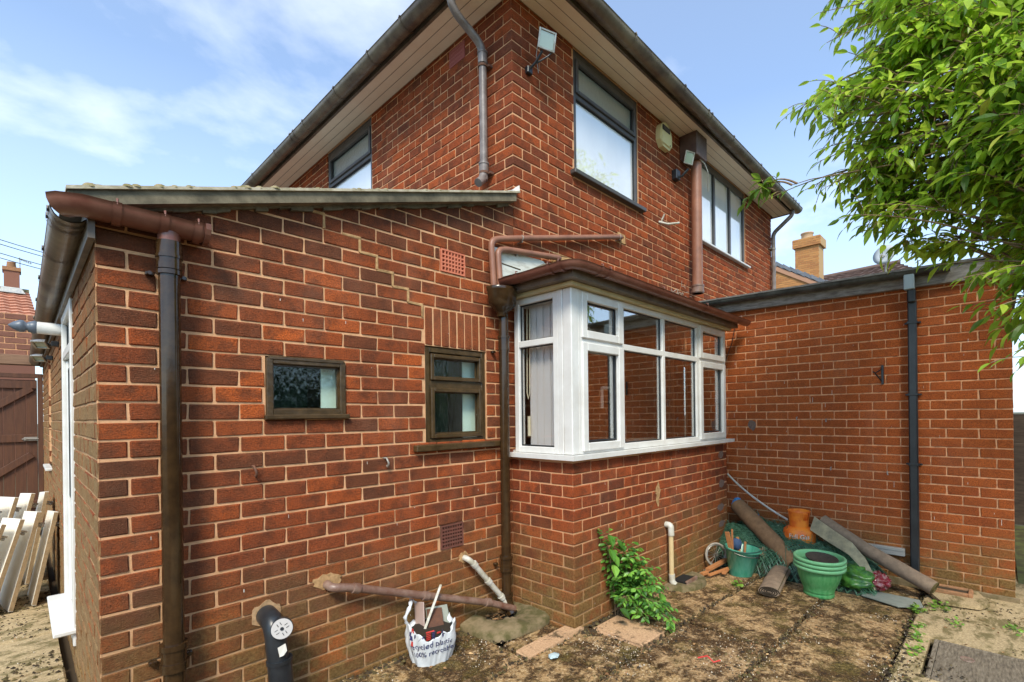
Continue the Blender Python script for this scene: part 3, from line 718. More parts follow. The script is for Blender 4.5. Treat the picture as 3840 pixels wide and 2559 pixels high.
# verge board, cement lip, moss
mb = MB(); vt = lambda s: vz(s) + .062
mb.prism([(-.09, -.085, vz(-.09)), (2.53, -.085, vz(2.53)), (2.53, -.085, vt(2.53)), (-.09, -.085, vt(-.09))], (0, .085, 0)); fixn(mb.build('verge_board', M['verge'], lean))
mb = MB()
for i in range(44):       # ragged mortar pointing under the board
    a = i * .06 - .02; b = a + .062
    if b > 2.56: break
    d0 = .016 + random.uniform(-.010, .012); mb.prism([(a, -.022, vz(a) + .02), (a, -.022, vz(a) - d0), (b, -.022, vz(b) - d0 + random.uniform(-.006, .006)), (b, -.022, vz(b) + .02)], (0, .03, 0))
fixn(mb.build('verge_pointing', M['verge'], lean))
mb = MB(); mb.prism([(-.095, -.10, vt(-.095) + .001), (2.56, -.10, vt(2.56) + .001), (2.56, -.10, vt(2.56) + .016), (-.095, -.10, vt(-.095) + .016)], (0, .14, 0)); fixn(mb.build('verge_lip', M['verge_lip'], lean))
mb = MB(); mb.prism([(-.10, .04, vt(-.1) - .004), (2.56, .04, vt(2.56) - .004), (2.56, .04, vt(2.56) + .014), (-.10, .04, vt(-.1) + .014)], (0, 7.4, 0)); fixn(mb.build('roof_sheet', M['felt'], lean))
rng = random.Random(3); mb = MB()
for i in range(330):
    s = rng.random() ** 1.15 * 2.55 - .05; r = rng.uniform(.006, .026) * (1.1 - s * .22); y = -.085 + rng.random() ** 2 * .3; mb.tone = rng.random()
    z = vt(s) + .014; mb.lathe([(r * 1.15, -.004), (r, r * .3), (r * .55, r * .55), (0.0005, r * .65)], (s, y, z), 7)
mb.build('moss_clumps', M['moss'], lean, stuff=True)
mb = MB(); mb.prism([(2.38, -.09, vt(2.38) + .016), (2.585, -.07, vt(2.585) + .012), (2.60, -.05, vt(2.58) + .085), (2.56, -.02, vt(2.5) + .07)], (0, .07, 0)); fixn(mb.build('lead_flashing', M['lead'], lean))
# stepped repointing repair across the upper wall
mb = MB()
zz_ = 30 * C
pts = [(1.13, 31 * C), (1.245, 31 * C), (1.245, 30 * C), (1.36, 30 * C), (1.36, 29 * C), (1.47, 29 * C), (1.58, 28 * C), (1.69, 27 * C)]
for i, (x, j) in enumerate([(1.0125, 32), (1.2375, 31), (1.35, 30), (1.35, 30), (1.4625, 29), (1.575, 28), (1.6875, 27)]):
    z = j * C
    mb.cbox((x - .115, -.0035, z - .009), (x + .006, .01, z + .010), .003, None, .002); mb.cbox((x - .011, -.0030, z - C), (x + .007, .01, z), .003, None, .002)
mb.build('mortar_repair', M['mortar_patch'], lean, stuff=True)
# left eaves: fascia + gutter + returned piece round the corner
mb = MB(); mb.box((-.028, -.06, 2.36), (-.004, 7.42, 2.52)); mb.build('fascia', M['fascia'], lean)
gr = .064; gz = 2.502
gutter(lean, [(-.078, -.02, gz - .02), (-.078, 7.40, gz - .05)], gr, (-1, 0, 0), M['brown_dark'], [((-.078, y, gz - .021 - y * .004), (-1, 0, 0)) for y in (.06, .16, .75, 1.5, 2.3, 3.2, 4.2)], bmat=M['brown_dark'])
path = [(-.098, -.035, gz + .006), (-.085, -.062, gz + .006), (-.05, -.086, gz + .006), (.02, -.090, gz + .003), (.385, -.090, gz - .002)]
outs = [(-.8, -.6, 0), (-.6, -.8, 0), (0, -1, 0), (0, -1, 0), (0, -1, 0)]
go = gutter(lean, path, .072, outs, M['brown'], [((.06, -.090, gz + .003), (0, -1, 0)), ((.225, -.090, gz), (0, -1, 0)), ((.352, -.090, gz - .001), (0, -1, 0))], bw=.03)
mb = MB(); mb.add([(.380, -.090 - .083 * math.cos(a), gz - .083 * math.sin(a)) for a in [math.pi * k / 10 for k in range(11)]] + [(.402, -.090 - .083 * math.cos(a), gz - .083 * math.sin(a)) for a in [math.pi * k / 10 for k in range(11)]],
       [tuple(range(11)), tuple(reversed(range(11, 22)))] + [(i, i + 1, i + 12, i + 11) for i in range(10)]); mb.build('stop_end', M['brown'], go)
mb = MB(); mb.tube([(.250, -.088, gz - .045), (.250, -.088, gz - .115)], .044, 16); mb.build('outlet', M['brown'], go)
# downpipe on the left
mb = MB(); X = .250; Y = -.088
mb.tube([(X, Y, 2.41), (X, Y, -.03)], .042, 24); dp = mb.build('downpipe', M['brown_gloss'], lean)
mb = MB(); mb.tube([(X, Y, 2.40), (X, Y, 2.27)], .049, 24); mb.tube([(X, Y, 2.335), (X, Y, 2.322)], .053, 24); mb.build('pipe_socket', M['brown_gloss'], dp)
mb = MB(); mb.tube([(X, Y, .52), (X, Y, .40)], .050, 24); mb.tube([(X, Y, .525), (X, Y, .500)], .056, 24); mb.tube([(X, Y, .425), (X, Y, .40)], .055, 24); mb.build('pipe_socket', M['brown_gloss'], dp)
def clip(parent, X, Y, z, r, mat, wall_y=0.0, ear=.035):
    b = MB(); b.tube([(X, Y, z - .010), (X, Y, z + .010)], r + .006, 16)
    b.cbox((X - r - ear, wall_y - .030, z - .009), (X - r, wall_y - .004, z + .009), .003); b.cbox((X + r, wall_y - .030, z - .009), (X + r + ear, wall_y - .004, z + .009), .003)
    b.tube([(X + r + ear * .6, wall_y, z), (X + r + ear * .6, wall_y - .042, z)], .009, 8); b.tube([(X - r - ear * .6, wall_y, z), (X - r - ear * .6, wall_y - .042, z)], .009, 8)
    return b.build('pipe_clip', mat, parent)
clip(dp, X, Y, 2.255, .045, M['brown_gloss']); clip(dp, X, Y, .43, .050, M['brown_gloss'])
# downpipe by the bay with hopper head
X2, Y2 = 2.370, -.085
mb = MB(); mb.tube([(X2, Y2, 2.42), (X2, Y2, .10), ], .038, 22); mb.tube([(X2, Y2, .12), (X2 + .01, Y2 - .02, .06), (X2 + .015, Y2 - .05, .02)], .041, 14); dp2 = mb.build('downpipe', M['brown_gloss'], lean)
for za_, zb_ in ((.46, .34), (.16, .05)):
    b = MB(); b.tube([(X2, Y2, za_), (X2, Y2, zb_)], .046, 20); b.tube([(X2, Y2, za_ + .01), (X2, Y2, za_ - .012)], .053, 20); b.tube([(X2, Y2, zb_ + .03), (X2, Y2, zb_ + .012)], .052, 20); b.build('pipe_socket', M['brown_gloss'], dp2)
b = MB(); b.tube([(X2, Y2, 2.18), (X2, Y2, 2.08)], .043, 18); b.tube([(X2, Y2, 2.19), (X2, Y2, 2.175)], .049, 18); b.build('pipe_socket', M['brown_gloss'], dp2)
clip(dp2, X2, Y2, 2.07, .034, M['brown_gloss']); clip(dp2, X2, Y2, .40, .034, M['brown_gloss'])
b = MB()
prof = [(.030, 2.37), (.036, 2.40), (.060, 2.42), (.088, 2.45), (.094, 2.50), (.100, 2.535), (.105, 2.552), (.100, 2.556), (.090, 2.552), (.084, 2.46), (.01, 2.43)]
vs = []; fs = []; nn = 24
for r, h in prof:
    for k in range(nn):
        a = 2 * math.pi * k / nn; cx_, sx_ = math.cos(a), math.sin(a)
        e = max(abs(cx_), abs(sx_)) ** .35 if r > .05 else 1     # half-round plan against the wall
        vs.append((X2 - .03 + cx_ * r * 1.38, Y2 - .012 + sx_ * r * (1.15 if sx_ < 0 else .68), 2.552 - (2.552 - h) * 1.18))
for i in range(len(prof) - 1):
    for k in range(nn): fs.append((i * nn + k, i * nn + (k + 1) % nn, (i + 1) * nn + (k + 1) % nn, (i + 1) * nn + k))
b.add(vs, fs, True); b.build('hopper_head', M['brown_gloss'], dp2)
# pair of waste pipes bending into the hopper
P = bendpath([(2.31, -.05, 2.53), (2.285, -.045, 2.935), (2.39, -.045, 2.975), (4.11, -.045, 3.435), (4.16, .03, 3.44)], .10, 8)
mb = MB(); mb.tube(P, .025, 12); wp = mb.build('waste_pipe', M['brown_pipe'], lean)
P = bendpath([(2.355, -.075, 2.53), (2.342, -.06, 2.865), (2.42, -.055, 2.895), (3.11, -.045, 2.985), (3.15, .03, 2.985)], .08, 8)
mb = MB(); mb.tube(P, .025, 12); wp2 = mb.build('waste_pipe', M['brown_pipe'], lean)
for (pp, x, z) in ((wp, 2.62, 3.035), (wp, 4.06, 3.42), (wp2, 2.56, 2.912)):
    b = MB(); b.tube([(x + math.cos(a) * .003, -.045 + math.cos(a) * .027, z + math.sin(a) * .027) for a in [k * .7 for k in range(10)]], .004, 6); b.tube([(x, 0, z - .03), (x, -.06, z - .03)], .006, 6); b.build('pipe_clip', M['galv'], pp)
for q in (((4.09, -.006, 3.39), (4.24, .01, 3.49), .008), ((3.05, -.006, 2.93), (3.30, .01, 3.03), .012)):
    b = MB(); b.cbox(q[0], q[1], .004, None, q[2]); b.build('mortar_patch', M['mortar_patch'], lean)
# iron waste pipe near the ground, white overflow, both to the gully
P = bendpath([(1.0, .02, .585), (1.0, -.075, .575), (1.10, -.08, .555), (2.18, -.10, .155), (2.40, -.14, .055)], .05, 6)
mb = MB(); mb.tube(P, .025, 14); ip = mb.build('drain_pipe', M['cast_iron'], lean)
for x, z in ((1.14, .540), (1.62, .362), (2.16, .165)):
    b = MB(); b.tube([(x - .02, -.084 - (x - 1.1) * .02, z + .0075), (x + .02, -.084 - (x - 1.1) * .02, z - .0075)], .031, 14); b.build('pipe_collar', M['cast_iron'], ip)
P = bendpath([(2.02, .02, .515), (2.02, -.055, .510), (2.07, -.06, .46), (2.33, -.09, .14), (2.37, -.12, .05)], .04, 5)
mb = MB(); mb.tube(P, .021, 12); op = mb.build('overflow_pipe', M['waste_w'], lean)
for t_ in (.07, .5, .92):
    p = Vector((2.05, -.058, .487)).lerp(Vector((2.335, -.093, .13)), t_); d = Vector((.285, -.035, -.357)).normalized() * .016
    b = MB(); b.tube([p - d, p + d], .027, 12); b.build('pipe_collar', M['waste_w'], op)
def patch(cx, cz, rx, rz, mat, parent, n=20, rg=random.Random(11)):
    b = MB(); b.prism([(cx + math.cos(a) * rx * rg.uniform(.75, 1.15), -.0055, cz + math.sin(a) * rz * rg.uniform(.75, 1.15)) for a in [k * 2 * math.pi / n for k in range(n)]], (0, .014, 0)); return fixn(b.build('mortar_patch', mat, parent))
patch(1.0, .60, .085, .045, M['mortar_patch'], lean); patch(2.015, .515, .045, .045, M['mortar_patch'], lean)
# black soil branch with access cap
mb = MB(); P = bendpath([(.672, .02, .505), (.672, -.125, .490), (.705, -.16, -.05)], .085, 8); mb.tube(P, .052, 22); sp = mb.build('soil_branch', M['black'], lean)
b = MB(); b.tube([(.690, -.139, .305), (.6905, -.1395, .285)], .063, 22); b.tube([(.6905, -.1395, .288), (.705, -.158, -.04)], .0585, 22); b.build('pipe_socket', M['black'], sp)
capd = Vector((-.30, -.92, .20)).normalized(); cc = Vector((.700, -.150, .468))
b = MB(); b.tube([cc, cc + capd * .045], .053, 24); b.build('access_boss', M['black'], sp)
b = MB(); b.tube([cc + capd * .045, cc + capd * .052], .050, 28); cap = b.build('access_cap', plain('grey_cap', (.50, .47, .44), .5), sp)
cx_, cy_ = frame_from(capd); b = MB()
for k in range(4):
    a = k * math.pi / 2 + .5
    for o_ in (-.008, .008):
        d = cx_ * math.cos(a) + cy_ * math.sin(a); e = cx_ * -math.sin(a) + cy_ * math.cos(a); c0 = cc + capd * .0525
        b.tube([c0 + d * .018 + e * o_, c0 + d * .034 + e * o_], .0018, 5)
b.tube([cc + capd * .051, cc + capd * .055], .009, 12); b.build('cap_slots', M['black'], sp)
b = MB(); b.quad((.664, -.193, .385), (.700, -.199, .398), (.706, -.204, .36), (.690, -.203, .340), (.672, -.197, .335)); b.build('torn_label', M['white_print'], sp)
mb = MB(); ring = [(.672 + math.cos(a) * .072 * random.uniform(.85, 1.12), -.006, .505 + math.sin(a) * .068 * random.uniform(.85, 1.15)) for a in [k * math.pi / 12 for k in range(24)]]
mb.prism(ring, (0, .012, 0)); fixn(mb.build('mortar_collar', plain('pale_mortar_collar', (.55, .34, .18), .95, (.28, .17, .08), 22, 1.0, 60), lean))
# wall hooks
for x, z, m_ in ((.614, 1.285, 'rust'), (1.383, 1.272, 'galv')):
    mb = MB(); mb.tube([(x, .01, z + .03), (x, -.03, z + .03), (x + .006, -.045, z), (x + .01, -.030, z - .028), (x + .012, -.012, z - .02)], .0065, 8); mb.build('wall_hook', M[m_], lean)
# left face: white door, threshold, narrow window
fo = window(lean, 'door', (0, 0, 0), (0, 1, 0), (-1, 0, 0), 1.42, 2.36, .12, 2.38, .075, [], [(2.06, .06, 1.5, 2.29)], M['upvc'],
       [(1.50, 2.28, 2.09, 2.30, M['glass_up']), (1.60, 2.18, 1.0, 1.96, M['glass_up'])], rec=-.012, depth=.07, label='white plastic back door')
mb = MB(); mb.box((.03, 1.50, .19), (.05, 2.28, 2.03)); mb.cbox((.010, 1.50, .20), (.03, 1.60, 2.02), .004); mb.cbox((.010, 2.18, .20), (.03, 2.28, 2.02), .004); mb.build('door_leaf', M['upvc'], fo)
mb = MB(); mb.cbox((-.105, 1.40, .205), (.02, 2.38, .235), .006, Matrix.Rotation(0, 4, 'Z')); mb.build('threshold', M['upvc'], fo)
window(lean, 'window', (0, 0, 0), (0, 1, 0), (-1, 0, 0), 4.72, 5.45, 1.05, 2.33, .05, [], [], M['win_brown'], [(4.77, 5.40, 1.10, 2.28, M['glass_frost'])], rec=.045, depth=.05,
       sill=(4.66, 5.50, 1.05, .03, .05), sillmat=M['upvc'])
mb = MB(); mb.box((.13, 1.3, 0), (.15, 2.5, 2.45)); mb.build('door_lining', M['upvc'], lean)

# ================================================================== HOUSE
house = thing('house', 'two storey red brick house with deep tan soffit and dark gutters behind the lean-to', 'house')
XH, XE, ZT = 2.58, 8.96, 5.075
W = Wall(house, M['brick_house'])
W1 = (3.392, 4.530, 3.875, 5.07); W2 = (6.035, 7.722, 3.905, 5.07)
HH = [(a - XH, b - XH, c, d) for a, b, c, d in (W1, W2)]
low = [(-.1, 2.75, -1, 2.60)]
hf = lambda j: (B / 2 + .0075, .215) if ODD(j) else (B, .1025)
hs = lambda j: (B, .06) if ODD(j) else (B / 2, .06)
W.run((XH, 0, 0), (1, 0, 0), (0, -1, 0), XE - XH, 2.6070, ZT, hf, HH)
W.run((5.32, 0, 0), (1, 0, 0), (0, -1, 0), .25, -.087, 2.60, lambda j: (B, .06) if ODD(j) else (B / 2, .06))
MH_ = [(2.362, 3.545, 3.45, 5.07)]
W.run((XH, 0, 0), (0, 1, 0), (-1, 0, 0), 6.2, 2.6070, ZT, hs, MH_)
W.items = [it for it in W.items if not (it[1].y > .5 and it[3] < .01)]
W.finish()
mb = MB(); mortar(mb, (XH, 0, 0), (1, 0, 0), (0, -1, 0), XE - XH - .005, 2.60, ZT + .02, HH); mortar(mb, (XH, .004, 0), (0, 1, 0), (-1, 0, 0), 6.2, 2.6, ZT + .02, MH_)
mortar(mb, (5.25, 0, 0), (1, 0, 0), (0, -1, 0), .33, -.1, 2.6)
mb.quad((XE - .004, .004, 2.5), (XE - .004, 6.2, 2.5), (XE - .004, 6.2, ZT), (XE - .004, .004, ZT)); mb.quad((XH, 6.2, 2.5), (XE, 6.2, 2.5), (XE, 6.2, ZT), (XH, 6.2, ZT))
mb.build('mortar_bed', M['mortar_house'], house)
WD = M['win_dark']; GU = M['glass_up']; GF = M['glass_frost']
window(house, 'window', (0, 0, 0), (1, 0, 0), (0, -1, 0), W1[0], W1[1], W1[2], W1[3], .05, [], [(4.635, .05, 3.44, 4.48), (5.01, .08, 3.44, 4.48)], WD,
       [(3.47, 4.45, 4.70, 4.955, GF), (3.44, 4.48, 3.92, 4.61, GU)], rec=.014, depth=.06, sill=(3.33, 4.60, 3.882, .045, .06), sash=[(3.432, 4.49, 4.655, 4.985, .04)])
window(house, 'window', (0, 0, 0), (1, 0, 0), (0, -1, 0), W2[0], W2[1], W2[2], W2[3], .045, [(6.60, .05, 3.95, 4.99), (7.16, .05, 3.95, 4.99)], [(5.01, .07, 6.08, 7.68)], WD,
       [(6.08, 6.575, 3.95, 4.99, GU), (6.625, 7.135, 3.95, 4.99, GU), (7.185, 7.68, 3.95, 4.99, GU)], rec=.014, depth=.06, sill=(6.0, 7.80, 3.912, .03, .055), sillmat=M['upvc'])
window(house, 'window', (XH, 0, 0), (0, 1, 0), (-1, 0, 0), 2.362, 3.545, 3.45, 5.07, .05, [], [(4.63, .05, 2.41, 3.5), (5.0, .09, 2.41, 3.5)], WD,
       [(2.44, 3.46, 4.69, 4.94, GF), (2.41, 3.50, 3.50, 4.60, GU)], rec=.014, depth=.06, sash=[(2.40, 3.50, 4.65, 4.975, .04)])
# eaves: soffit boards, fascia, gutters
OV = .292; FX0 = XH - OV; FY0 = -OV; FX1 = XE + .12
sm = M['soffit']
for i in range(3):
    w = (OV - .012) / 3; a = i * w
    mb = MB()
    mb.add([(XH - a - .004, -a - .004, ZT), (FX1, -a - .004, ZT), (FX1, -a - w + .002, ZT), (XH - a - w + .002, -a - w + .002, ZT)] , [(0, 1, 2, 3)])
    mb.add([(XH - a - .004, -a - .004, ZT), (XH - a - w + .002, -a - w + .002, ZT), (XH - a - w + .002, 6.3, ZT), (XH - a - .004, 6.3, ZT)], [(0, 1, 2, 3)])
    o = mb.build('soffit_board', sm, house)
mb = MB(); mb.prism([(FX0, FY0, ZT + .004), (FX1, FY0, ZT + .004), (FX1, 0, ZT + .004), (XH, 0, ZT + .004), (XH, 6.3, ZT + .004), (FX0, 6.3, ZT + .004)], (0, 0, .02)); fixn(mb.build('soffit_backing', M['soffit_gap'], house))
mb = MB(); mb.box((FX0 - .02, FY0 - .02, ZT - .012), (FX1, FY0, ZT + .16)); mb.box((FX0 - .02, FY0, ZT - .012), (FX0, 6.3, ZT + .16)); mb.box((FX1, FY0 - .02, ZT - .012), (FX1 + .02, 6.3, ZT + .16)); mb.build('fascia', M['fascia'], house)
GR = .080; GZ = ZT + .062
brk = [((x, FY0 - .02 - GR, GZ), (0, -1, 0)) for x in (2.9, 3.75, 4.75, 5.35, 5.44, 6.1, 7.1, 7.9, 8.62, 8.75, 8.92)]
gutter(house, [(FX0 - .02 - GR, FY0 - .02 - GR, GZ), (FX1 + .06, FY0 - .02 - GR, GZ - .01)], GR, (0, -1, 0), M['brown_dark'], brk)
brk = [((FX0 - .02 - GR, y, GZ), (-1, 0, 0)) for y in (-.2, .2, .95, 1.55, 2.3, 3.15, 3.45, 3.55, 4.1, 5.0)]
gutter(house, [(FX0 - .02 - GR, FY0 - .02 - GR, GZ), (FX0 - .02 - GR, 6.3, GZ)], GR, (-1, 0, 0), M['brown_dark'], brk)
# hipped roof of interlocking tiles (only its eaves show from the yard)
rf = MB(); ez = ZT + .15; e0x, e0y, e1x, e1y = FX0 - .05, FY0 - .05, FX1 + .05, 6.4; rz = ez + 1.75
ra = (e0x + 3.2, 3.0, rz); rb_ = (e1x - 3.2, 3.0, rz)
rf.quad((e0x, e0y, ez), (e1x, e0y, ez), rb_, ra); rf.quad((e0x, e1y, ez), (e0x, e0y, ez), ra); rf.quad((e1x, e0y, ez), (e1x, e1y, ez), rb_); rf.quad((e1x, e1y, ez), (e0x, e1y, ez), ra, rb_)
fixn(rf.build('roof', M['roof_brown'], house))
mb = MB()
for k in range(14):
    t_ = k / 14; z = ez + 1.75 * t_; a = (e0x + 3.2 * t_, e0y + 3.35 * t_, z); b2 = (e1x - 3.2 * t_, e0y + 3.35 * t_, z); c2 = (e0x + 3.2 * t_, 6.4 - 3.4 * t_, z)
    mb.tube([a, b2], .014, 5, False); mb.tube([a, c2], .014, 5, False)
mb.build('tile_courses', M['roof_brown'], house, stuff=True)
# downpipe on the side wall with swan neck
dx = XH - .062
P = bendpath([(FX0 - .08, .33, GZ - .05), (FX0 - .08, .33, 4.965), (FX0 - .02, .33, 4.90), (dx, .30, 4.755), (dx, .30, 3.60)], .09, 7)
mb = MB(); mb.tube(P, .034, 16); d3 = mb.build('downpipe', M['dp_grey'], house)
for a_, b_ in ((4.70, 4.60), (3.745, 3.67)):
    b = MB(); b.tube([(dx, .30, a_), (dx, .30, b_)], .041, 16); b.tube([(dx, .30, a_), (dx, .30, a_ - .014)], .046, 16); b.build('pipe_socket', M['dp_grey'], d3)
b = MB(); b.tube([(FX0 - .08, .33, GZ - .03), (FX0 - .08, .33, 4.99)], .041, 16); b.build('pipe_socket', M['dp_grey'], d3)
b = MB(); b.tube([(dx, .30, 3.66), (dx - .02, .30, 3.60), (dx - .075, .29, 3.55)], .036, 14); b.build('pipe_shoe', M['dp_grey'], d3)
for z in (4.58, 3.66):
    b = MB(); b.tube([(dx, .30, z - .01), (dx, .30, z + .01)], .042, 14); b.box((dx + .02, .24, z - .01), (XH, .36, z + .01)); b.build('pipe_clip', M['rust'], d3)
# thick brown soil pipe with timber box on top
mb = MB(); SX = 5.71
mb.tube([(SX, -.13, 4.80), (SX, -.13, 3.10)], .066, 20); s1 = mb.build('soil_pipe', M['brown_pipe'], house)
b = MB(); b.tube([(SX, -.13, 3.20), (SX, -.13, 3.10)], .076, 20); b.tube([(SX, -.13, 3.205), (SX, -.13, 3.185)], .082, 20); b.tube([(SX, -.13, 3.13), (SX, -.13, 3.11)], .082, 20); b.build('pipe_socket', M['cast_iron'], s1)
b = MB(); b.cbox((SX - .20, -.235, 4.775), (SX + .09, -.004, ZT - .002), .006); b.build('pipe_boxing', plain('dark_boxing', (.085, .045, .035), .6, (.13, .075, .055), 8), s1)
# far corner downpipe
P = bendpath([(FX1 - .15, FY0 - .07, GZ - .05), (FX1 - .15, FY0 - .07, 4.98), (XE - .08, -.06, 4.72), (XE - .08, -.06, 2.8)], .07, 6)
mb = MB(); mb.tube(P, .034, 14); d5 = mb.build('downpipe', M['dp_grey'], house); clip(d5, XE - .08, -.06, 4.45, .034, M['galv'])
# small airbrick under soffit on side wall
mb = MB(); mb.cbox((XH - .006, .62, 4.86), (XH + .02, .85, 5.02), .003)
for i in range(7):
    for k in range(4): mb.cbox((XH - .010, .635 + i * .03, 4.875 + k * .036), (XH - .0062, .652 + i * .03, 4.895 + k * .036), .001)
mb.build('air_brick', plain('pink_air_brick', (.33, .09, .075), .8), house)
mb = MB(); mb.tube([(4.98, .01, 3.855), (5.0, -.10, 3.80), (5.20, -.14, 3.86)], .013, 8); mb.tube([(5.0, -.02, 3.86), (5.0, -.06, 3.93)], .010, 6); mb.build('overflow_stub', M['waste_w'], house)
mb = MB(); mb.tube([(3.0, -.012, 4.98), (2.90, -.012, 4.90), (2.86, -.014, 4.70), (2.88, -.02, 4.55)], .004, 6); mb.build('light_cable', M['galv'], house)
mb = MB(); mb.tube([(5.66, -.20, 4.78), (5.78, -.21, 4.76), (5.90, -.20, 4.70), (5.95, -.17, 4.60), (6.12, -.10, 4.55)], .007, 6); mb.build('light_cable', M['white_old'], house)
room(house, (3.0, .12, 3.4), (4.9, 2.4, 5.03), ('y0',))

# ================================================================== BAY WINDOW
bay = thing('bay_window', 'square white framed bay window on a brick base under a brown gutter', 'bay window')
BX0, BX1, BY = 2.52, 5.29, -.651
W = Wall(bay, M['brick_house']); W.limit = 300
W.run((BX0, BY, 0), (1, 0, 0), (0, -1, 0), BX1 - BX0, -.26, 1.235, front_bond)
W.run((BX0, BY, 0), (0, 1, 0), (-1, 0, 0), .648, -.26, 1.235, side_bond)
W.items = [it for it in W.items if not (it[1].y > .5 and it[3] < .01)]
W.finish()
mb = MB(); mortar(mb, (BX0, BY, 0), (1, 0, 0), (0, -1, 0), BX1 - BX0, -.3, 1.24); mortar(mb, (BX0, BY + .004, 0), (0, 1, 0), (-1, 0, 0), .65, -.3, 1.24)
mb.quad((BX1, BY + .005, -.3), (BX1, 0, -.3), (BX1, 0, 1.24), (BX1, BY + .005, 1.24)); mb.build('mortar_bed', M['mortar_house'], bay)
# sill
mb = MB(); o_ = .055
mb.prism([(BX0 - o_, -.01, 1.236), (BX0 - o_, BY - o_, 1.236), (BX1 + .10, BY - o_, 1.236), (BX1 + .10, BY + .1, 1.236), (BX0 + .1, BY + .1, 1.236), (BX0 + .1, -.01, 1.236)], (0, 0, .034)); fixn(mb.build('sill', M['upvc'], bay))
mb = MB(); mb.box((BX0 + .02, BY + .06, 1.27), (BX1 - .02, -.0, 1.285)); mb.build('inner_sill', plain('inner_sill', (.55, .53, .5), .5), bay)
U = M['upvc']; GB = M['glass_bay']; z0, z1 = 1.272, 2.505; zt_ = 2.128
mb = MB(); mb.cbox((BX0, BY, z0), (BX0 + .085, BY + .085, z1), .006); mb.cbox((BX0 - .001, BY + .087, z0), (BX0 + .060, BY + .135, z1), .004); mb.build('corner_post', U, bay)
bxs = [2.612, 3.19, 3.885, 4.60, 5.285]
fo = window(bay, 'front_frame', (0, BY, 0), (1, 0, 0), (0, -1, 0), 2.606, BX1, z0, z1, .052,
    [(bxs[1], .058, z0 + .05, z1 - .05), (bxs[2], .046, z0 + .05, z1 - .05), (bxs[3], .058, z0 + .05, z1 - .05)], [(zt_, .050, 2.66, 5.24)], U,
    [(2.70, 3.12, 2.20, 2.43, GB), (2.70, 3.12, 1.36, 2.07, GB), (3.215, 3.862, zt_ + .02, 2.456, GB), (3.908, 4.575, zt_ + .02, 2.456, GB), (3.215, 3.862, 1.322, zt_ - .02, GB), (3.908, 4.575, 1.322, zt_ - .02, GB),
     (4.70, 5.19, 2.20, 2.43, GB), (4.70, 5.19, 1.36, 2.07, GB)], rec=.004, depth=.066,
    sash=[(2.640, 3.180, 2.145, 2.490, .062), (2.640, 3.180, 1.292, 2.112, .062), (4.622, 5.262, 2.145, 2.490, .062), (4.622, 5.262, 1.292, 2.112, .062)])
window(bay, 'side_frame', (BX0, 0, 0), (0, 1, 0), (-1, 0, 0), BY + .137, -.045, z0, z1, .050, [], [(zt_ + .01, .050, -.52, -.08)], U,
    [(-.465, -.095, zt_ + .03, 2.456, M['glass_side']), (-.465, -.095, 1.322, zt_ - .012, M['glass_side'])], rec=.004, depth=.066)
# head board, fascia, gutter, roof
mb = MB(); mb.prism([(BX0 - .045, -.004, z1 + .002), (BX0 - .045, BY - .045, z1 + .002), (BX1 + .05, BY - .045, z1 + .002), (BX1 + .05, -.004, z1 + .002)], (0, 0, .026)); fixn(mb.build('head_board', M['cream'], bay))
mb = MB(); mb.box((BX0 - .11, BY - .11, z1 + .030), (BX1 + .09, BY - .09, z1 + .125)); mb.box((BX0 - .11, BY - .09, z1 + .030), (BX0 - .09, -.004, z1 + .125)); mb.box((BX0 - .09, BY - .09, z1 + .030), (BX1 + .09, -.004, z1 + .042)); mb.build('fascia', M['fascia'], bay)
gx, gy, gzz = BX0 - .11 - .052, BY - .11 - .052, 2.628
co = .07
path = [(gx, -.10, gzz), (gx, gy + co + .02, gzz), (gx + .012, gy + .035, gzz), (gx + .035, gy + .012, gzz), (gx + co + .02, gy, gzz), (5.50, gy, gzz - .012)]
outs = [(-1, 0, 0), (-1, 0, 0), (-.87, -.5, 0), (-.5, -.87, 0), (0, -1, 0), (0, -1, 0)]
go = gutter(bay, path, .054, outs, M['brown'], [((gx, -.30, gzz), (-1, 0, 0)), ((gx, -.62, gzz), (-1, 0, 0)), ((gx, -.72, gzz), (-1, 0, 0)), ((2.62, gy, gzz), (0, -1, 0)), ((2.72, gy, gzz), (0, -1, 0)), ((3.50, gy, gzz - .003), (0, -1, 0)), ((4.35, gy, gzz - .006), (0, -1, 0)), ((5.2, gy, gzz - .01), (0, -1, 0))], bw=.03)
mb = MB(); mb.tube([(gx, -.12, gzz - .03), (gx + .005, -.115, gzz - .10)], .032, 12); mb.build('outlet', M['brown'], go)
mb = MB(); ri = .10
q0 = (BX0 - .13, -.0, 2.635); q1 = (BX0 - .13, BY - .13, 2.635); q2 = (BX1 + .10, BY - .13, 2.635); q3 = (BX1 + .10, 0, 2.635); w0 = (BX0 + .40, -.004, 2.90); w1 = (BX1 - .3, -.004, 2.90)
mb.quad(q0, q1, w0); mb.quad(q1, q2, w1, w0); mb.quad(q2, q3, w1); fixn(mb.build('roof', M['verge'], bay))
mb = MB()
mb.prism([(2.36, -.030, 2.66), (2.95, -.030, 2.885), (2.90, -.030, 2.915), (2.33, -.030, 2.90)], (0, .026, 0)); fixn(mb.build('flashing_board', M['white_old'], bay))
mb = MB(); mb.prism([(2.345, -.033, 2.785), (2.62, -.033, 2.775), (2.62, -.033, 2.783), (2.345, -.033, 2.793)], (0, .003, 0)); fixn(mb.build('board_joint', M['soil'], bay))
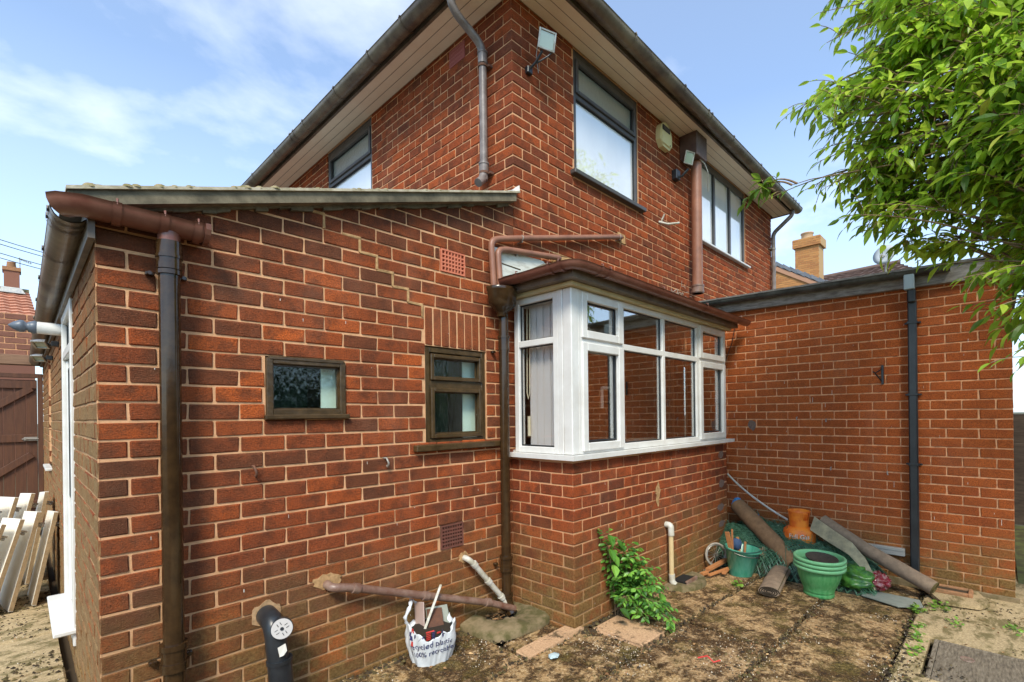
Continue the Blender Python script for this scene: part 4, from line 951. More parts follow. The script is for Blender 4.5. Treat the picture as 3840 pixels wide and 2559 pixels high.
# nest of cobweb and debris where the soil pipe meets the bay roof
mb = MB(); rng = random.Random(5)
for i in range(140):
    x = rng.gauss(5.35, .17); y = -.04 - abs(rng.gauss(0, .05)); z = 2.93 + max(0, rng.gauss(.09, .06)) - abs(x - 5.35) * .25; d = Vector((rng.gauss(0, .05), rng.gauss(0, .02), rng.gauss(0, .03)))
    mb.tone = rng.random(); mb.tube([(x, y, z), Vector((x, y, z)) + d], .0035, 4, False)
mb.lathe([(.14, 0), (.12, .05), (.06, .10), (.001, .12)], (5.33, -.05, 2.90), 14); mb.build('nest_debris', M['nest'], bay, stuff=True)
# white waste pipe down the front
mb = MB(); P = bendpath([(3.87, BY + .02, .535), (3.87, BY - .05, .535), (3.87, BY - .055, .05)], .035, 6); mb.tube(P, .023, 14); wpp = mb.build('waste_pipe', M['waste'], bay)
b = MB(); P = bendpath([(3.87, BY + .0, .535), (3.87, BY - .05, .535), (3.87, BY - .055, .44)], .035, 6); b.tube(P, .029, 14); b.tube([(3.87, BY - .055, .085), (3.87, BY - .058, .02), (3.875, BY - .085, -.01)], .029, 14); b.build('pipe_elbow', M['waste_w'], wpp)
# kitchen seen through the panes
room(bay, (BX0 + .08, .0, 0), (5.27, 3.2, 2.50), ('y0',))
mb = MB(); mb.box((BX0 + .09, BY + .12, 1.05), (BX1 - .03, .05, 1.22)); mb.build('worktop', plain('dark_worktop', (.10, .06, .04), .4), bay)
mb = MB(); mb.box((BX0 + .07, BY + .10, 2.470), (BX1 - .02, .0, 2.50)); mb.build('inner_ceiling', plain('inner_ceiling', (.50, .45, .38), .8), bay)
bl = thing('vertical_blind', 'pale grey vertical slat blind hanging inside the side pane of the bay', 'blind')
for i in range(5):
    y = BY + .145 + i * .075; b = MB(); a = .45
    b.prism([(2.615 + .0, y - .0, 1.29), (2.628, y + .086, 1.29), (2.630, y + .0865, 1.29), (2.617, y, 1.29)], (0, 0, 1.17)); fixn(b.build('blind_slat', plain('blind_slat_fabric', (.74, .70, .67), .9), bl))
b = MB(); b.box((2.60, BY + .12, 2.452), (2.66, -.06, 2.478)); b.build('head_rail', M['upvc'], bl)
b = MB(); b.tube([(2.60, -.15, 2.44), (2.60, -.14, 1.75), (2.60, -.125, 1.70), (2.60, -.11, 1.75), (2.60, -.12, 2.44)], .004, 6); b.tube([(2.60, -.13, 1.56), (2.60, -.13, 1.40)], .013, 8); b.build('pull_cord', plain('cream_cord', (.7, .62, .42), .6), bl)
b = MB(); P = bendpath([(3.55, -.43, 1.22), (3.55, -.43, 1.50), (3.40, -.45, 1.53), (3.30, -.46, 1.42)], .06, 6); b.tube(P, .010, 10); b.tube([(3.55, -.43, 1.22), (3.55, -.43, 1.29)], .018, 10); tag(b.build('tap', M['steel'], None), 'chrome swan neck tap seen through the second pane of the bay', 'tap')
dr = thing('dish_rack', 'white wire dish rack on the worktop behind the bay glass', 'rack')
b = MB()
for i in range(16): x = 3.62 + i * .035; b.tube([(x, -.36, 1.23), (x + .01, -.40, 1.31), (x + .02, -.36, 1.33)], .004, 5)
b.build('wire', M['upvc'], dr); b = MB(); b.tube([(3.6, -.36, 1.235), (4.18, -.36, 1.235)], .005, 6); b.tube([(3.6, -.42, 1.285), (4.18, -.42, 1.285)], .005, 6); b.build('rail', M['upvc'], dr)
b = MB(); b.lathe([(.001, 0), (.06, .008), (.13, .02), (.135, .025), (.06, .013), (.001, .006)], (3.02, -.28, 1.46), 24, axis=(.25, -1, .35)); tag(b.build('plate', plain('pale_plate', (.55, .55, .57), .3), None), 'large pale plate propped inside the lower left casement of the bay', 'plate')
b = MB(); b.cbox((3.10, -.50, 1.62), (3.125, -.48, 1.80), .004); b.cbox((3.10, -.515, 1.78), (3.20, -.495, 1.805), .004); b.build('casement_handle', U, bay)

# ================================================================== GARAGE
gar = thing('garage', 'smooth red brick garage wall with black gutter and downpipe on the right', 'garage')
GX, GY = 5.58, -3.016; gz0 = .0098
W = Wall(gar, M['brick_garage'])
gb = lambda j: (B / 2, .215) if j % 2 == 0 else (B, .1025)
W.run((GX, GY, 0), (0, 1, 0), (-1, 0, 0), 2.98, -.26, 2.80, gb, zoff=gz0)
W.run((GX, GY, 0), (1, 0, 0), (0, -1, 0), 3.3, -.26, 2.80, lambda j: (B, .06) if j % 2 == 0 else (B / 2, .06), zoff=gz0)
W.items = [it for it in W.items if not (it[1].x > .5 and it[3] < .01)]
W.finish()
mb = MB(); mortar(mb, (GX, GY, 0), (0, 1, 0), (-1, 0, 0), 3.01, -.3, 2.82, rec=.0065); mortar(mb, (GX + .004, GY, 0), (1, 0, 0), (0, -1, 0), 3.3, -.3, 2.82, rec=.0065)
mb.quad((8.88, GY, -.3), (8.88, 0, -.3), (8.88, 0, 2.82), (8.88, GY, 2.82)); mb.build('mortar_bed', M['mortar_garage'], gar)
mb = MB(); mb.prism([(GX - .055, GY - .05, 2.72), (GX - .055, -.004, 2.775), (GX - .055, -.004, 2.93), (GX - .055, GY - .05, 2.875)], (.025, 0, 0)); fixn(mb.build('fascia', M['fascia_old'], gar))
mb = MB(); mb.prism([(GX - .03, GY - .03, 2.715), (GX - .03, -.004, 2.768), (GX - .03, -.004, 2.80), (GX - .03, GY - .03, 2.75)], (.027, 0, 0)); fixn(mb.build('bed_batten', M['beam'], gar))
mb = MB(); mb.prism([(GX - .075, GY - .08, 2.88), (GX - .075, -.01, 2.935), (GX - .075, -.01, 2.955), (GX - .075, GY - .08, 2.90)], (3.4, 0, 0)); fixn(mb.build('roof', M['felt'], gar))
gp = [(GX - .055 - .052, -.14, 2.915), (GX - .055 - .052, -2.62, 2.868)]
go = gutter(gar, gp, .056, (-1, 0, 0), M['black_old'], [((gp[0][0], y, 2.917 + (y + .14) * .019), (-1, 0, 0)) for y in (-.5, -1.0, -1.62, -2.2)], bw=.05)
mb = MB(); mb.cbox((GX - .15, -2.365, 2.70), (GX - .075, -2.285, 2.845), .006); mb.build('outlet', M['blue_grey'], go)
dx = GX - .045; mb = MB(); mb.cbox((dx - .030, -2.372, 0.0), (dx + .030, -2.303, 2.62), .010); mb.cbox((dx - .075, -2.368, 2.58), (dx + .028, -2.306, 2.71), .012); d4 = mb.build('downpipe', M['black'], gar)
for z in (2.40, 1.72, 1.06):
    b = MB(); b.cbox((dx - .034, -2.378, z - .012), (dx + .033, -2.297, z + .012), .003); b.cbox((dx + .02, -2.40, z - .008), (dx + .044, -2.275, z + .008), .003); b.build('pipe_clip', M['black'], d4)
# hooks, hanging bracket
mb = MB(); bx_ = GX - .012
mb.cbox((bx_ - .004, -2.105, 1.83), (bx_ + .012, -2.085, 2.02), .002); mb.tube([(bx_, -2.095, 1.985), (bx_ - .05, -2.04, 1.94), (bx_ - .075, -2.03, 1.955)], .006, 6); mb.tube([(bx_ - .055, -2.045, 1.935), (bx_, -2.09, 1.86)], .006, 6)
mb.build('hanging_bracket', M['black'], gar)
for y, z in ((-1.639, .985), (-2.127, .972), (-1.60, 1.49), (-1.318, 1.512)):
    mb = MB(); mb.tube([(GX + .005, y, z), (GX - .03, y, z - .004), (GX - .034, y - .004, z - .03)], .006, 7); mb.build('wall_hook', M['galv'], gar)
mb = MB(); mb.tube([(GX - .012, -.66, 2.60), (GX - .02, -.62, 2.4), (GX - .014, -.52, 2.15), (GX - .01, -.44, 2.05)], .004, 5); mb.build('loose_wire', M['black'], gar)
mb = MB(); mb.cbox((GX - .045, -2.26, .17), (GX - .003, -1.9, .22), .004); mb.cbox((GX - .05, -2.26, .215), (GX - .003, -1.85, .245), .004); mb.build('cable_trunking', plain('grey_trunking', (.35, .34, .31), .5), gar)
rg = random.Random(77); mb = MB()
for i in range(70):
    y = rg.uniform(-2.95, -.1); z = rg.uniform(.5, 2.5); h = rg.uniform(.005, .03) * (2 if rg.random() < .2 else 1); w = rg.uniform(.0015, .004); mb.quad((GX - .0022, y, z), (GX - .0022, y + w, z), (GX - .0022, y + w * .7, z + h), (GX - .0022, y, z + h))
for i in range(60):
    x = rg.uniform(.1, 5.2); z = rg.uniform(.2, 2.4); h = rg.uniform(.004, .02); w = rg.uniform(.0015, .004); yy = -.0022 if x < 2.5 else BY - .0022; mb.quad((x, yy, z if x < 2.5 else z * .5), (x + w, yy, z if x < 2.5 else z * .5), (x + w, yy, (z if x < 2.5 else z * .5) + h), (x, yy, (z if x < 2.5 else z * .5) + h))
mb.build('paint_spots', M['white_print'], gar, stuff=True)
def smudge(pts, mat, parent): 
    b = MB(); b.add(pts, [tuple(range(len(pts)))]); return b.build('cement_smear', mat, parent)
gs_ = plain('grey_cement_smear', (.20, .135, .11), .95, (.13, .085, .07), 40, .6)
for y, z, r_ in ((-.84, 1.42, .06),): smudge([(GX - .0024, y + math.cos(a) * r_ * rg.uniform(.6, 1.1), z + math.sin(a) * r_ * 1.3 * rg.uniform(.6, 1.1)) for a in [k * .5 for k in range(12)]], gs_, gar)
for x, z in ((5.12, 1.10), (5.14, .78), (5.10, .52), (5.13, .33)): smudge([(x + math.cos(a) * .10 * rg.uniform(.6, 1.1), BY - .0024, z + math.sin(a) * .05 * rg.uniform(.6, 1.1)) for a in [k * .5 for k in range(12)]], gs_, bay)
smudge([(3.73 + math.cos(a) * .045 * rg.uniform(.4, 1.2), BY - .0026, .84 + math.sin(a) * .12 * rg.uniform(.7, 1.1)) for a in [k * .25 for k in range(25)]], M['mortar_patch'], bay)
mb = MB(); mb.cbox((GX - .03, GY - .03, -.26), (GX + .0, -.5, -.045), .006, None, .003); mb.build('plinth', M['concrete'], gar)

# ================================================================== YARD CLUTTER
def gzf(x, y): return ground_z(x, y)
# carrier bag full of rubble: body shape r(theta, h) shared with its print
BC = Vector((1.60, -.185, -.012)); BH = .29; BR = .146
def bag_pt(th, h, off=0.0):
    c, s_ = math.cos(th), math.sin(th); e = (abs(c) ** 3.2 + abs(s_) ** 3.2) ** (-1 / 3.2)
    r = BR * e * (.93 + .10 * math.sin(min(1, h / BH) * 2.6)) * (1 - .10 * max(0, .14 - h) / .14)
    r += .0045 * math.sin(9 * th + 22 * h) + .003 * math.sin(23 * th - 31 * h) + .002 * math.sin(41 * th + 60 * h) + .004 * MN.noise(Vector((th * 2.5, h * 12, 1)))
    r += off
    zb = h - .03 * math.cos(2 * th + .9) * (h / BH)
    return Vector((BC.x + math.cos(th - .12) * r, BC.y + math.sin(th - .12) * r * .88, BC.z + zb))
bag = thing('carrier_bag', 'torn white plastic carrier bag of rubble with blue and red print', 'bag')
mb = MB(); nt, nh = 72, 26; vs = []; fs = []
rimh = lambda th: .215 + .05 * math.sin(th * 2 + 2.2) + .012 * math.sin(7 * th) + .008 * math.sin(13 * th + 1)
for i in range(nh + 1):
    for k in range(nt):
        th = 2 * math.pi * k / nt; h = rimh(th) * i / nh; vs.append(bag_pt(th, h))
for i in range(nh):
    for k in range(nt): fs.append((i * nt + k, i * nt + (k + 1) % nt, (i + 1) * nt + (k + 1) % nt, (i + 1) * nt + k))
for k in range(nt):
    th = 2 * math.pi * k / nt; p = bag_pt(th, rimh(th), -.02); vs.append(p + Vector((0, 0, -.025)))
for k in range(nt): fs.append((nh * nt + k, nh * nt + (k + 1) % nt, (nh + 1) * nt + (k + 1) % nt, (nh + 1) * nt + k))
mb.add(vs, fs, True); mb.build('bag_body', M['bag'], bag)
# handle loop at the back left
hp = [bag_pt(2.5, rimh(2.5)), bag_pt(2.6, rimh(2.6)) + Vector((-.01, .0, .05)), bag_pt(2.7, rimh(2.7)) + Vector((.02, .0, .12)), bag_pt(2.5, rimh(2.5)) + Vector((.05, .03, .14)), bag_pt(2.0, rimh(2)) + Vector((.03, .01, .10)), bag_pt(1.5, rimh(1.5)) + Vector((.0, .0, .03)), bag_pt(1.2, rimh(1.2))]
pp = []
for a, b_ in zip(hp, hp[1:]):
    for t_ in (0, .25, .5, .75): pp.append(a.lerp(b_, t_))
mb = MB(); mb.tube(pp, [.012 + .004 * math.sin(i * 2.1) for i in range(len(pp))], 7, ry=.45); mb.build('bag_handle', M['bag'], bag)
mb = MB(); mb.lathe([(.001, .205), (.09, .21), (.135, .19)], BC, 20); mb.build('rubble_fill', M['soil'], bag)
dg = bpy.context.evaluated_depsgraph_get()
def print_text(body, size, th0, h0, tilt, mat, parent, name, shape, xscale=1.0):
    cu = bpy.data.curves.new('txt', 'FONT'); cu.body = body; cu.size = size; cu.resolution_u = 3; cu.offset = size * .006
    to = bpy.data.objects.new('txt', cu); COL.objects.link(to); bpy.context.view_layer.update()
    me = bpy.data.meshes.new_from_object(to.evaluated_get(bpy.context.evaluated_depsgraph_get())); bpy.data.objects.remove(to)
    xs_ = [v.co.x for v in me.vertices]; mid = (min(xs_) + max(xs_)) / 2
    for v in me.vertices:
        v.co = shape((v.co.x - mid) * xscale, v.co.y, th0, h0, tilt)
    me.materials.clear(); me.materials.append(mat)
    o = bpy.data.objects.new(name, me); COL.objects.link(o); o.parent = parent; return o
bagmap = lambda x, y, th0, h0, tilt: bag_pt(th0 + x / BR, h0 + y + x * tilt, .0035)
print_text('recycled plastic', .047, -1.98, .118, .03, M['ink'], bag, 'printed_text', bagmap)
print_text('& 100% recyclable.', .043, -1.96, .070, .05, M['ink'], bag, 'printed_text', bagmap)
def print_poly(pts, mat):
    mb = MB(); vs = [bagmap(x, y, -1.98, 0, 0) for x, y in pts]; mb.add(vs, [tuple(range(len(vs)))]); mb.build('printed_mark', mat, bag)
for cx_, w_, mt in ((-.012, .018, 'ink_red'), (.016, .013, 'ink')):
    for k in range(5): y = .165 + k * .0095; print_poly([(cx_ - w_ * .8, y), (cx_ + w_ * .5, y - .0015), (cx_ + w_ * .6, y + .0045), (cx_ - w_ * .8, y + .006)], M[mt])
print_poly([(-.075, .165), (-.042, .180), (-.035, .195), (-.060, .180)], M['ink']); print_poly([(.075, .160), (.083, .175), (.079, .20), (.072, .215), (.070, .18)], M['ink'])
print_poly([(-.105, .18), (-.095, .19), (-.093, .21), (-.103, .205)], M['ink']); print_poly([(-.03, .205), (.02, .208), (.015, .214), (-.028, .212)], M['ink_red']); print_poly([(.035, .19), (.06, .195), (.055, .205), (.035, .199)], M['ink_red'])
for a, h, mt in ((-2.95, .22, 'ink_red'), (-3.0, .175, 'ink'), (-2.93, .14, 'ink_red'), (-3.12, .20, 'ink')):
    mb = MB(); mb.add([bag_pt(a, h, .003), bag_pt(a + .16, h - .008, .003), bag_pt(a + .14, h + .022, .003), bag_pt(a + .02, h + .028, .003)], [(0, 1, 2, 3)]); mb.build('printed_mark', M[mt], bag)
# things in the bag
def stick(name, a, b, w, h, mat, label=None, cat=None, group=None, parent=None):
    a, b = Vector(a), Vector(b); d = (b - a); L = d.length; x, y = frame_from(d); m = Matrix(((x.x, y.x, d.x / L, a.x), (x.y, y.y, d.y / L, a.y), (x.z, y.z, d.z / L, a.z), (0, 0, 0, 1)))
    mb = MB(); mb.cbox((-w / 2, -h / 2, 0), (w / 2, h / 2, L), .002, m, .0006); o = mb.build(name, mat, parent)
    if label: tag(o, label, cat, group)
    return o
stick('lath', (1.54, -.20, .19), (1.72, -.13, .42), .018, .006, M['waste_w'], 'thin grey lath sticking up out of the carrier bag', 'lath')
stick('broken_tile', (1.56, -.12, .15), (1.58, -.08, .33), .11, .008, plain('pink_tile', (.45, .32, .27), .6), 'thin pinkish tile standing at the back of the carrier bag', 'tile')
stick('broken_slate', (1.66, -.20, .16), (1.70, -.10, .27), .15, .012, M['slate_sheet'], 'broken grey slate lying tilted in the carrier bag', 'slate')
stick('brown_board', (1.60, -.25, .17), (1.67, -.12, .27), .10, .006, M['gate'], 'dark brown board piece with pale edge in the carrier bag', 'board')

# gully between bag and bay corner
gul = thing('drain_gully', 'moss covered concrete gully surround under the brown downpipe by the bay', 'drain')
mb = MB(); rim = []
prof = [(.30, -.03), (.30, .05), (.27, .085), (.19, .095), (.16, .085), (.13, .05), (.11, .01), (.10, -.02)]
n = 26; vs = []; fs = []
for r_, h in prof:
    for k in range(n):
        th = math.pi + math.pi * k / (n - 1); e = (abs(math.cos(th)) ** 3 + abs(math.sin(th)) ** 3) ** (-1 / 3)
        w = MN.noise(Vector((th * 1.5, r_ * 5, 2))) * .035 + MN.noise(Vector((th * 7, r_ * 19, 2))) * .014
        vs.append((2.32 + math.cos(th) * r_ * e * 1.16 + .02 * MN.noise(Vector((th * 2.2, r_ * 4, 7))), -.008 + math.sin(th) * r_ * e * 1.42, (h + w) * .55 + .012 * MN.noise(Vector((th * 9, r_ * 30, 1)))))
for i in range(len(prof) - 1):
    for k in range(n - 1): fs.append((i * n + k, i * n + k + 1, (i + 1) * n + k + 1, (i + 1) * n + k))
mb.add(vs, fs, True); mb.build('gully_surround', M['concrete'], gul)
mb = MB(); mb.box((2.22, -.11, -.03), (2.46, -.005, -.005)); mb.build('gully_water', M['void'], gul)
def dry_leaf(x, y, z, s_, lab=None):
    mb = MB(); a = random.random() * 6.28; c, q = math.cos(a), math.sin(a)
    P_ = lambda u, v, w: (x + u * c - v * q, y + u * q + v * c, z + w)
    mb.tone = random.random(); mb.add([P_(-s_, 0, .004), P_(-s_ * .3, s_ * .4, .010), P_(s_, 0, .006), P_(-s_ * .3, -s_ * .4, .002), P_(0, 0, 0)], [(0, 1, 4), (1, 2, 4), (2, 3, 4), (3, 0, 4)]); return mb
mb = MB(); rg = random.Random(9)
for i in range(60):
    x = rg.uniform(2.23, 2.45); y = rg.uniform(-.12, -.02); q = dry_leaf(x, y, -.003 + rg.random() * .03, rg.uniform(.012, .028)); mb.tone = rg.random(); mb.add(q.v, q.f)
mb.build('leaf_litter', M['dry'], gul, stuff=True)
# second gully round the yellow pipe
g2 = thing('pipe_gully', 'low rounded concrete gully surround at the foot of the yellowed waste pipe', 'drain')
mb = MB(); poly = []
for k in range(17):
    th = math.pi + math.pi * k / 16; poly.append((4.08 + math.cos(th) * .30, BY - .02 + math.sin(th) * .25, 0))
vs = [(x, y, ground_z(x, y) - .02) for x, y, _ in poly] + [(4.08 + (x - 4.08) * .93, BY + (y - BY) * .93, ground_z(x, y) + .052) for x, y, _ in poly]
nn = len(poly); mb.add(vs, [(i, i + 1, nn + i + 1, nn + i) for i in range(nn - 1)] + [tuple(range(nn, 2 * nn))], False); fixn(mb.build('gully_surround', M['concrete'], g2))
mb = MB(); mb.box((3.93, BY - .17, -.02), (4.14, BY - .03, .012)); mb.build('gully_mouth', M['void'], g2)
for o_ in g2.children:
    if o_.name.startswith('gully_mouth'): o_.location.z = .0
mb = MB(); mb.cbox((3.93, BY - .175, -.02), (4.15, BY - .155, .024), .004); mb.build('gully_rim', M['cast_iron'], g2)

# bucket with offcuts
def loc(o, p): o.location = p
BK = Vector((4.74, -1.00, gzf(4.7, -1)))
bk = thing('bucket', 'teal green plastic bucket with black handle holding wood offcuts', 'bucket')
tl = Vector((.03, -.10, 1)).normalized(); 
mb = MB(); mb.lathe([(.001, .0), (.108, .0), (.112, .012), (.165, .262), (.176, .268), (.178, .280), (.170, .284), (.160, .276), (.108, .03), (.001, .02)], BK, 40, axis=tl); mb.build('bucket_body', M['bucket'], bk)
hx = [BK + Vector((-.172 * math.cos(a), -.172 * math.sin(a) - .01, .262 - .045 * math.sin(a))) for a in [k * math.pi / 12 for k in range(13)]]
mb = MB(); mb.tube(hx, .0028, 6); hd = mb.build('handle', M['steel'], bk); mb = MB(); mb.tube(hx[5:8], .009, 8); mb.build('handle_grip', M['black'], bk)
mb = MB(); mb.tube([BK + Vector((math.cos(a) * .178, math.sin(a) * .178 - .027, .279)) for a in [k * math.pi / 16 for k in range(33)]], .0045, 6, False); mb.build('dark_rim', plain('dark_green_rim', (.02, .08, .06), .4), bk)
for i, (dx_, dy_, ex, ey, h, w_, lb) in enumerate([(-.07, .02, -.17, .06, .46, .045, 'wide orange timber offcut leaning left in the green bucket'), (-.02, .06, -.02, .07, .46, .018, 'thin upright timber strip standing in the green bucket'), (.03, .0, .09, .06, .36, .03, 'short timber offcut leaning right in the green bucket'), (.10, .0, .15, .0, .31, .022, 'stub of timber at the right rim of the green bucket')]):
    stick('timber_offcut', BK + Vector((dx_, dy_, .06)), BK + Vector((ex, ey, h)), w_, .014, M['wood'], lb, 'offcut', 'timber offcuts in the bucket')
mb = MB(); mb.lathe([(.001, .07), (.045, .055), (.06, .02), (.05, -.04), (.001, -.05)], BK + Vector((.08, .07, .28)), 12); tag(mb.build('blue_rag', plain('navy_rag', (.03, .06, .13), .9, (.05, .09, .18), 20, .5), None), 'crumpled navy blue rag on top of the green bucket', 'rag')
# wheel
WC = Vector((4.73, -.755, .085)); wd = Vector((-.55, -.8, .15)).normalized(); wx, wy = frame_from(wd)
wh = thing('pushchair_wheel', 'small spoked pushchair wheel with pale tyre against the wall', 'wheel')
rgp = lambda r, a: WC + wx * math.cos(a) * r + wy * math.sin(a) * r
mb = MB(); mb.tube([rgp(.115, k * math.pi / 16) for k in range(33)], .011, 8, False); mb.build('tyre', plain('grey_white_tyre', (.38, .33, .27), .7, (.26, .22, .17), 20), wh)
mb = MB(); mb.tube([rgp(.100, k * math.pi / 16) for k in range(33)], .005, 6, False); mb.build('rim', M['steel'], wh)
for k in range(14):
    mb = MB(); mb.tube([rgp(.014, k * math.pi / 7), rgp(.099, k * math.pi / 7)], .0022, 5); mb.build('spoke', M['steel'], wh)
mb = MB(); mb.tube([WC - wd * .02, WC + wd * .02], .016, 12); mb.build('hub', M['steel'], wh)
# timber on the ground
for i, (a, b_, w_, h_, lb) in enumerate([((4.42, -.80, .01), (4.80, -.83, .03), .045, .03, 'thick orange timber batten lying beside the green bucket'), ((4.36, -.84, -.02), (4.74, -.92, -.01), .03, .02, 'thin batten lying under the thick one by the bucket'), ((4.50, -.93, -.02), (4.68, -.90, -.02), .04, .015, 'short pointed timber offcut in front of the bucket'), ((4.33, -.78, -.015), (4.42, -.80, -.015), .035, .03, 'small timber block at the left end of the battens')]):
    stick('timber_batten', a, b_, w_, h_, M['wood'], lb, 'batten', 'timber battens on the ground')
# orange and white litter
mb = MB(); rg = random.Random(4)
vs = []; fs = []
for i in range(8):
    for k in range(9): vs.append((4.98 + k * .016 + rg.uniform(-.006, .006), -1.16 + rg.uniform(-.03, .03) + i * .004, -.05 + i * .030 + rg.uniform(-.008, .008)))
for i in range(7):
    for k in range(8): fs.append((i * 9 + k, i * 9 + k + 1, (i + 1) * 9 + k + 1, (i + 1) * 9 + k))
mb.add(vs, fs); tag(mb.build('crumpled_wrapper', M['orange_litter'], None), 'crumpled orange and white wrapper between bucket and carpet roll', 'wrapper')

# rolls of carpet underlay
def roll(name, pts, r, mat, label, ry=1.0, spiral=True, group=None):
    t_ = thing(name, label, 'carpet roll', group)
    pts = [Vector(p) for p in pts]; P_ = []
    for a, b_ in zip(pts, pts[1:]):
        for k in range(10): P_.append(a.lerp(b_, k / 10))
    P_.append(pts[-1]); rs = [r * (1 + .05 * MN.noise(Vector((i * .35, r * 90, 0)))) for i in range(len(P_))]
    mb = MB(); mb.tube(P_, rs, 26, True, True, ry); mb.build('roll_body', mat, t_)
    d = (P_[-1] - P_[-2]).normalized(); x, y = frame_from((P_[1] - P_[0]).normalized())
    # carry the frame to the end
    px = x
    for i in range(1, len(P_)):
        dd = (P_[min(i + 1, len(P_) - 1)] - P_[i - 1]).normalized(); px = (px - dd * px.dot(dd)).normalized()
    py = d.cross(px); sp_ = []
    for k in range(60):
        a = k * .42; rr = r * (.98 - .85 * k / 60); sp_.append(P_[-1] + d * .003 + px * math.cos(a) * rr + py * math.sin(a) * rr * ry)
    mb = MB(); mb.tube(sp_, .0045, 5, False); mb.build('roll_spiral', M['soil'], t_)
    ed = [P_[-1] * 1 + px * math.cos(.6) * r * 1.02 + py * math.sin(.6) * r * ry * 1.02 - d * k * .05 for k in range(int((P_[-1] - P_[0]).length / .05))]
    mb = MB(); mb.tube(ed, .0035, 5, False); mb.build('loose_edge', M['soil'], t_); return t_
roll('carpet_roll', [(5.42, -.72, .50), (5.22, -1.05, .30), (5.00, -1.44, .05)], .092, M['roll'], 'long brown carpet roll leaning from the corner down to the patio', .9)
roll('carpet_roll', [(4.98, -1.33, .0), (4.62, -1.38, .005), (4.24, -1.44, -.005)], .088, M['roll_grey'], 'short flattened grey brown underlay roll lying on the patio beside the pots', .5)
roll('carpet_roll', [(5.45, -1.58, .44), (5.36, -1.95, .24), (5.20, -2.50, .015)], .066, M['roll_grey'], 'long grey brown underlay roll leaning on the garage wall', .95)
# folded grey strip and flat sheet
mb = MB(); L_ = [Vector(p) for p in ((5.40, -1.52, .47), (5.28, -1.72, .38), (5.16, -1.90, .31), (5.08, -2.02, .20), (5.00, -2.12, .04))]
wv = Vector((-.10, .02, -.13)); vs = []; 
for i, p in enumerate(L_):
    k = 1.0 - i * .10; vs += [p, p + wv * k * .9]
o0 = list(vs); vs += [v + Vector((.01, .004, .008)) for v in o0]; m_ = len(o0)
fs = [(2 * i, 2 * i + 1, 2 * i + 3, 2 * i + 2) for i in range(4)] + [(m_ + 2 * i, m_ + 2 * i + 2, m_ + 2 * i + 3, m_ + 2 * i + 1) for i in range(4)] + [(2 * i, 2 * i + 2, m_ + 2 * i + 2, m_ + 2 * i) for i in range(4)] + [(2 * i + 1, m_ + 2 * i + 1, m_ + 2 * i + 3, 2 * i + 3) for i in range(4)]
mb.add(vs, fs); tag(fixn(mb.build('felt_strip', M['strip'], None)), 'bent grey green felt strip lying along the leaning underlay roll', 'felt strip')
def gp(x, y, h=0): return (x, y, ground_z(x, y) + h)
mb = MB(); pl = [gp(4.86, -2.02, .012), gp(5.05, -2.06, .02), gp(5.00, -2.42, .030), gp(4.82, -2.46, .028), gp(4.72, -2.30, .02)]
mb.prism(pl, (0, 0, .008)); tag(fixn(mb.build('grey_sheet', M['slate_sheet'], None)), 'flat grey green sheet lying under the long underlay roll', 'sheet')
# green netting heap
GBC = Vector((5.37, -1.38, -.06))
def rvec0(rg, s_): return Vector((rg.gauss(0, s_), rg.gauss(0, s_), 0))
net = thing('garden_netting', 'heap of dark green plastic garden netting piled in the corner', 'netting')
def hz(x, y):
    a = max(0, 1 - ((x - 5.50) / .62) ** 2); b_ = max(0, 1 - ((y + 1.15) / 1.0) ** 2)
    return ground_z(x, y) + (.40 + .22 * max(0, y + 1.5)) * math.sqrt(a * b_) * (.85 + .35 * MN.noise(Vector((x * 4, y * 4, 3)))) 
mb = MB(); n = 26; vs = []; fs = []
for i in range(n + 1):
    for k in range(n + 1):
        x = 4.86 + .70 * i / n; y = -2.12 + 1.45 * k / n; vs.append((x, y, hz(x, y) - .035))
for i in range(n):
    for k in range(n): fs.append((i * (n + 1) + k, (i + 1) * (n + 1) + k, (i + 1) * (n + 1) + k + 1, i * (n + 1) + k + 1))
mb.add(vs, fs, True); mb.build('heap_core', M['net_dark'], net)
mb = MB(); rg = random.Random(21)
for lay in range(3):
    for i in range(-34, 36):
        for sg in (1, -1):
            p_ = []
            for k in range(22):
                t_ = k / 21; y = -2.12 + 1.45 * t_; x = 5.2 + i * .034 + sg * (t_ - .5) * 1.15 + .02 * math.sin(y * 7 + lay * 2)
                if 4.86 < x < 5.555:
                    p_.append((x, y, hz(x, y) + .012 * lay - .01 + .022 * MN.noise(Vector((x * 9, y * 9, lay * 5)))))
            if len(p_) > 2: mb.tone = rg.random(); mb.tube(p_, .0032, 3, False, False)
for i in range(95):     # loose strands pulled up over the bottle and between the rolls
    a = Vector((rg.uniform(5.0, 5.5), rg.uniform(-1.95, -.8), 0)); a.z = hz(a.x, a.y) + .01; p_ = [a]
    d = Vector((rg.uniform(-1, 1), rg.uniform(-1, 1), 0)).normalized() * .03
    for k in range(9): q = p_[-1] + d + rvec0(rg, .007); q.x = min(q.x, 5.56); q.z = hz(q.x, q.y) + .01 + .05 * math.sin(k * .35) * rg.random(); p_.append(q)
    mb.tone = rg.random(); mb.tube(p_, .0026, 3, False, False)
for i in range(26):
    a = math.pi * (.62 + .9 * rg.random()); h = rg.uniform(.05, .30); p_ = []
    for k in range(8): rr = .165 if h < .34 else (.165 - (h - .34) * .5 if h < .42 else .135); p_.append(GBC + Vector((math.cos(a) * rr, math.sin(a) * rr, h))); a += rg.uniform(-.02, .10); h += (-1 if i % 2 else 1) * .022
    mb.tube(p_, .0022, 3, False, False)
mb.build('mesh_strands', M['net'], net, stuff=True)
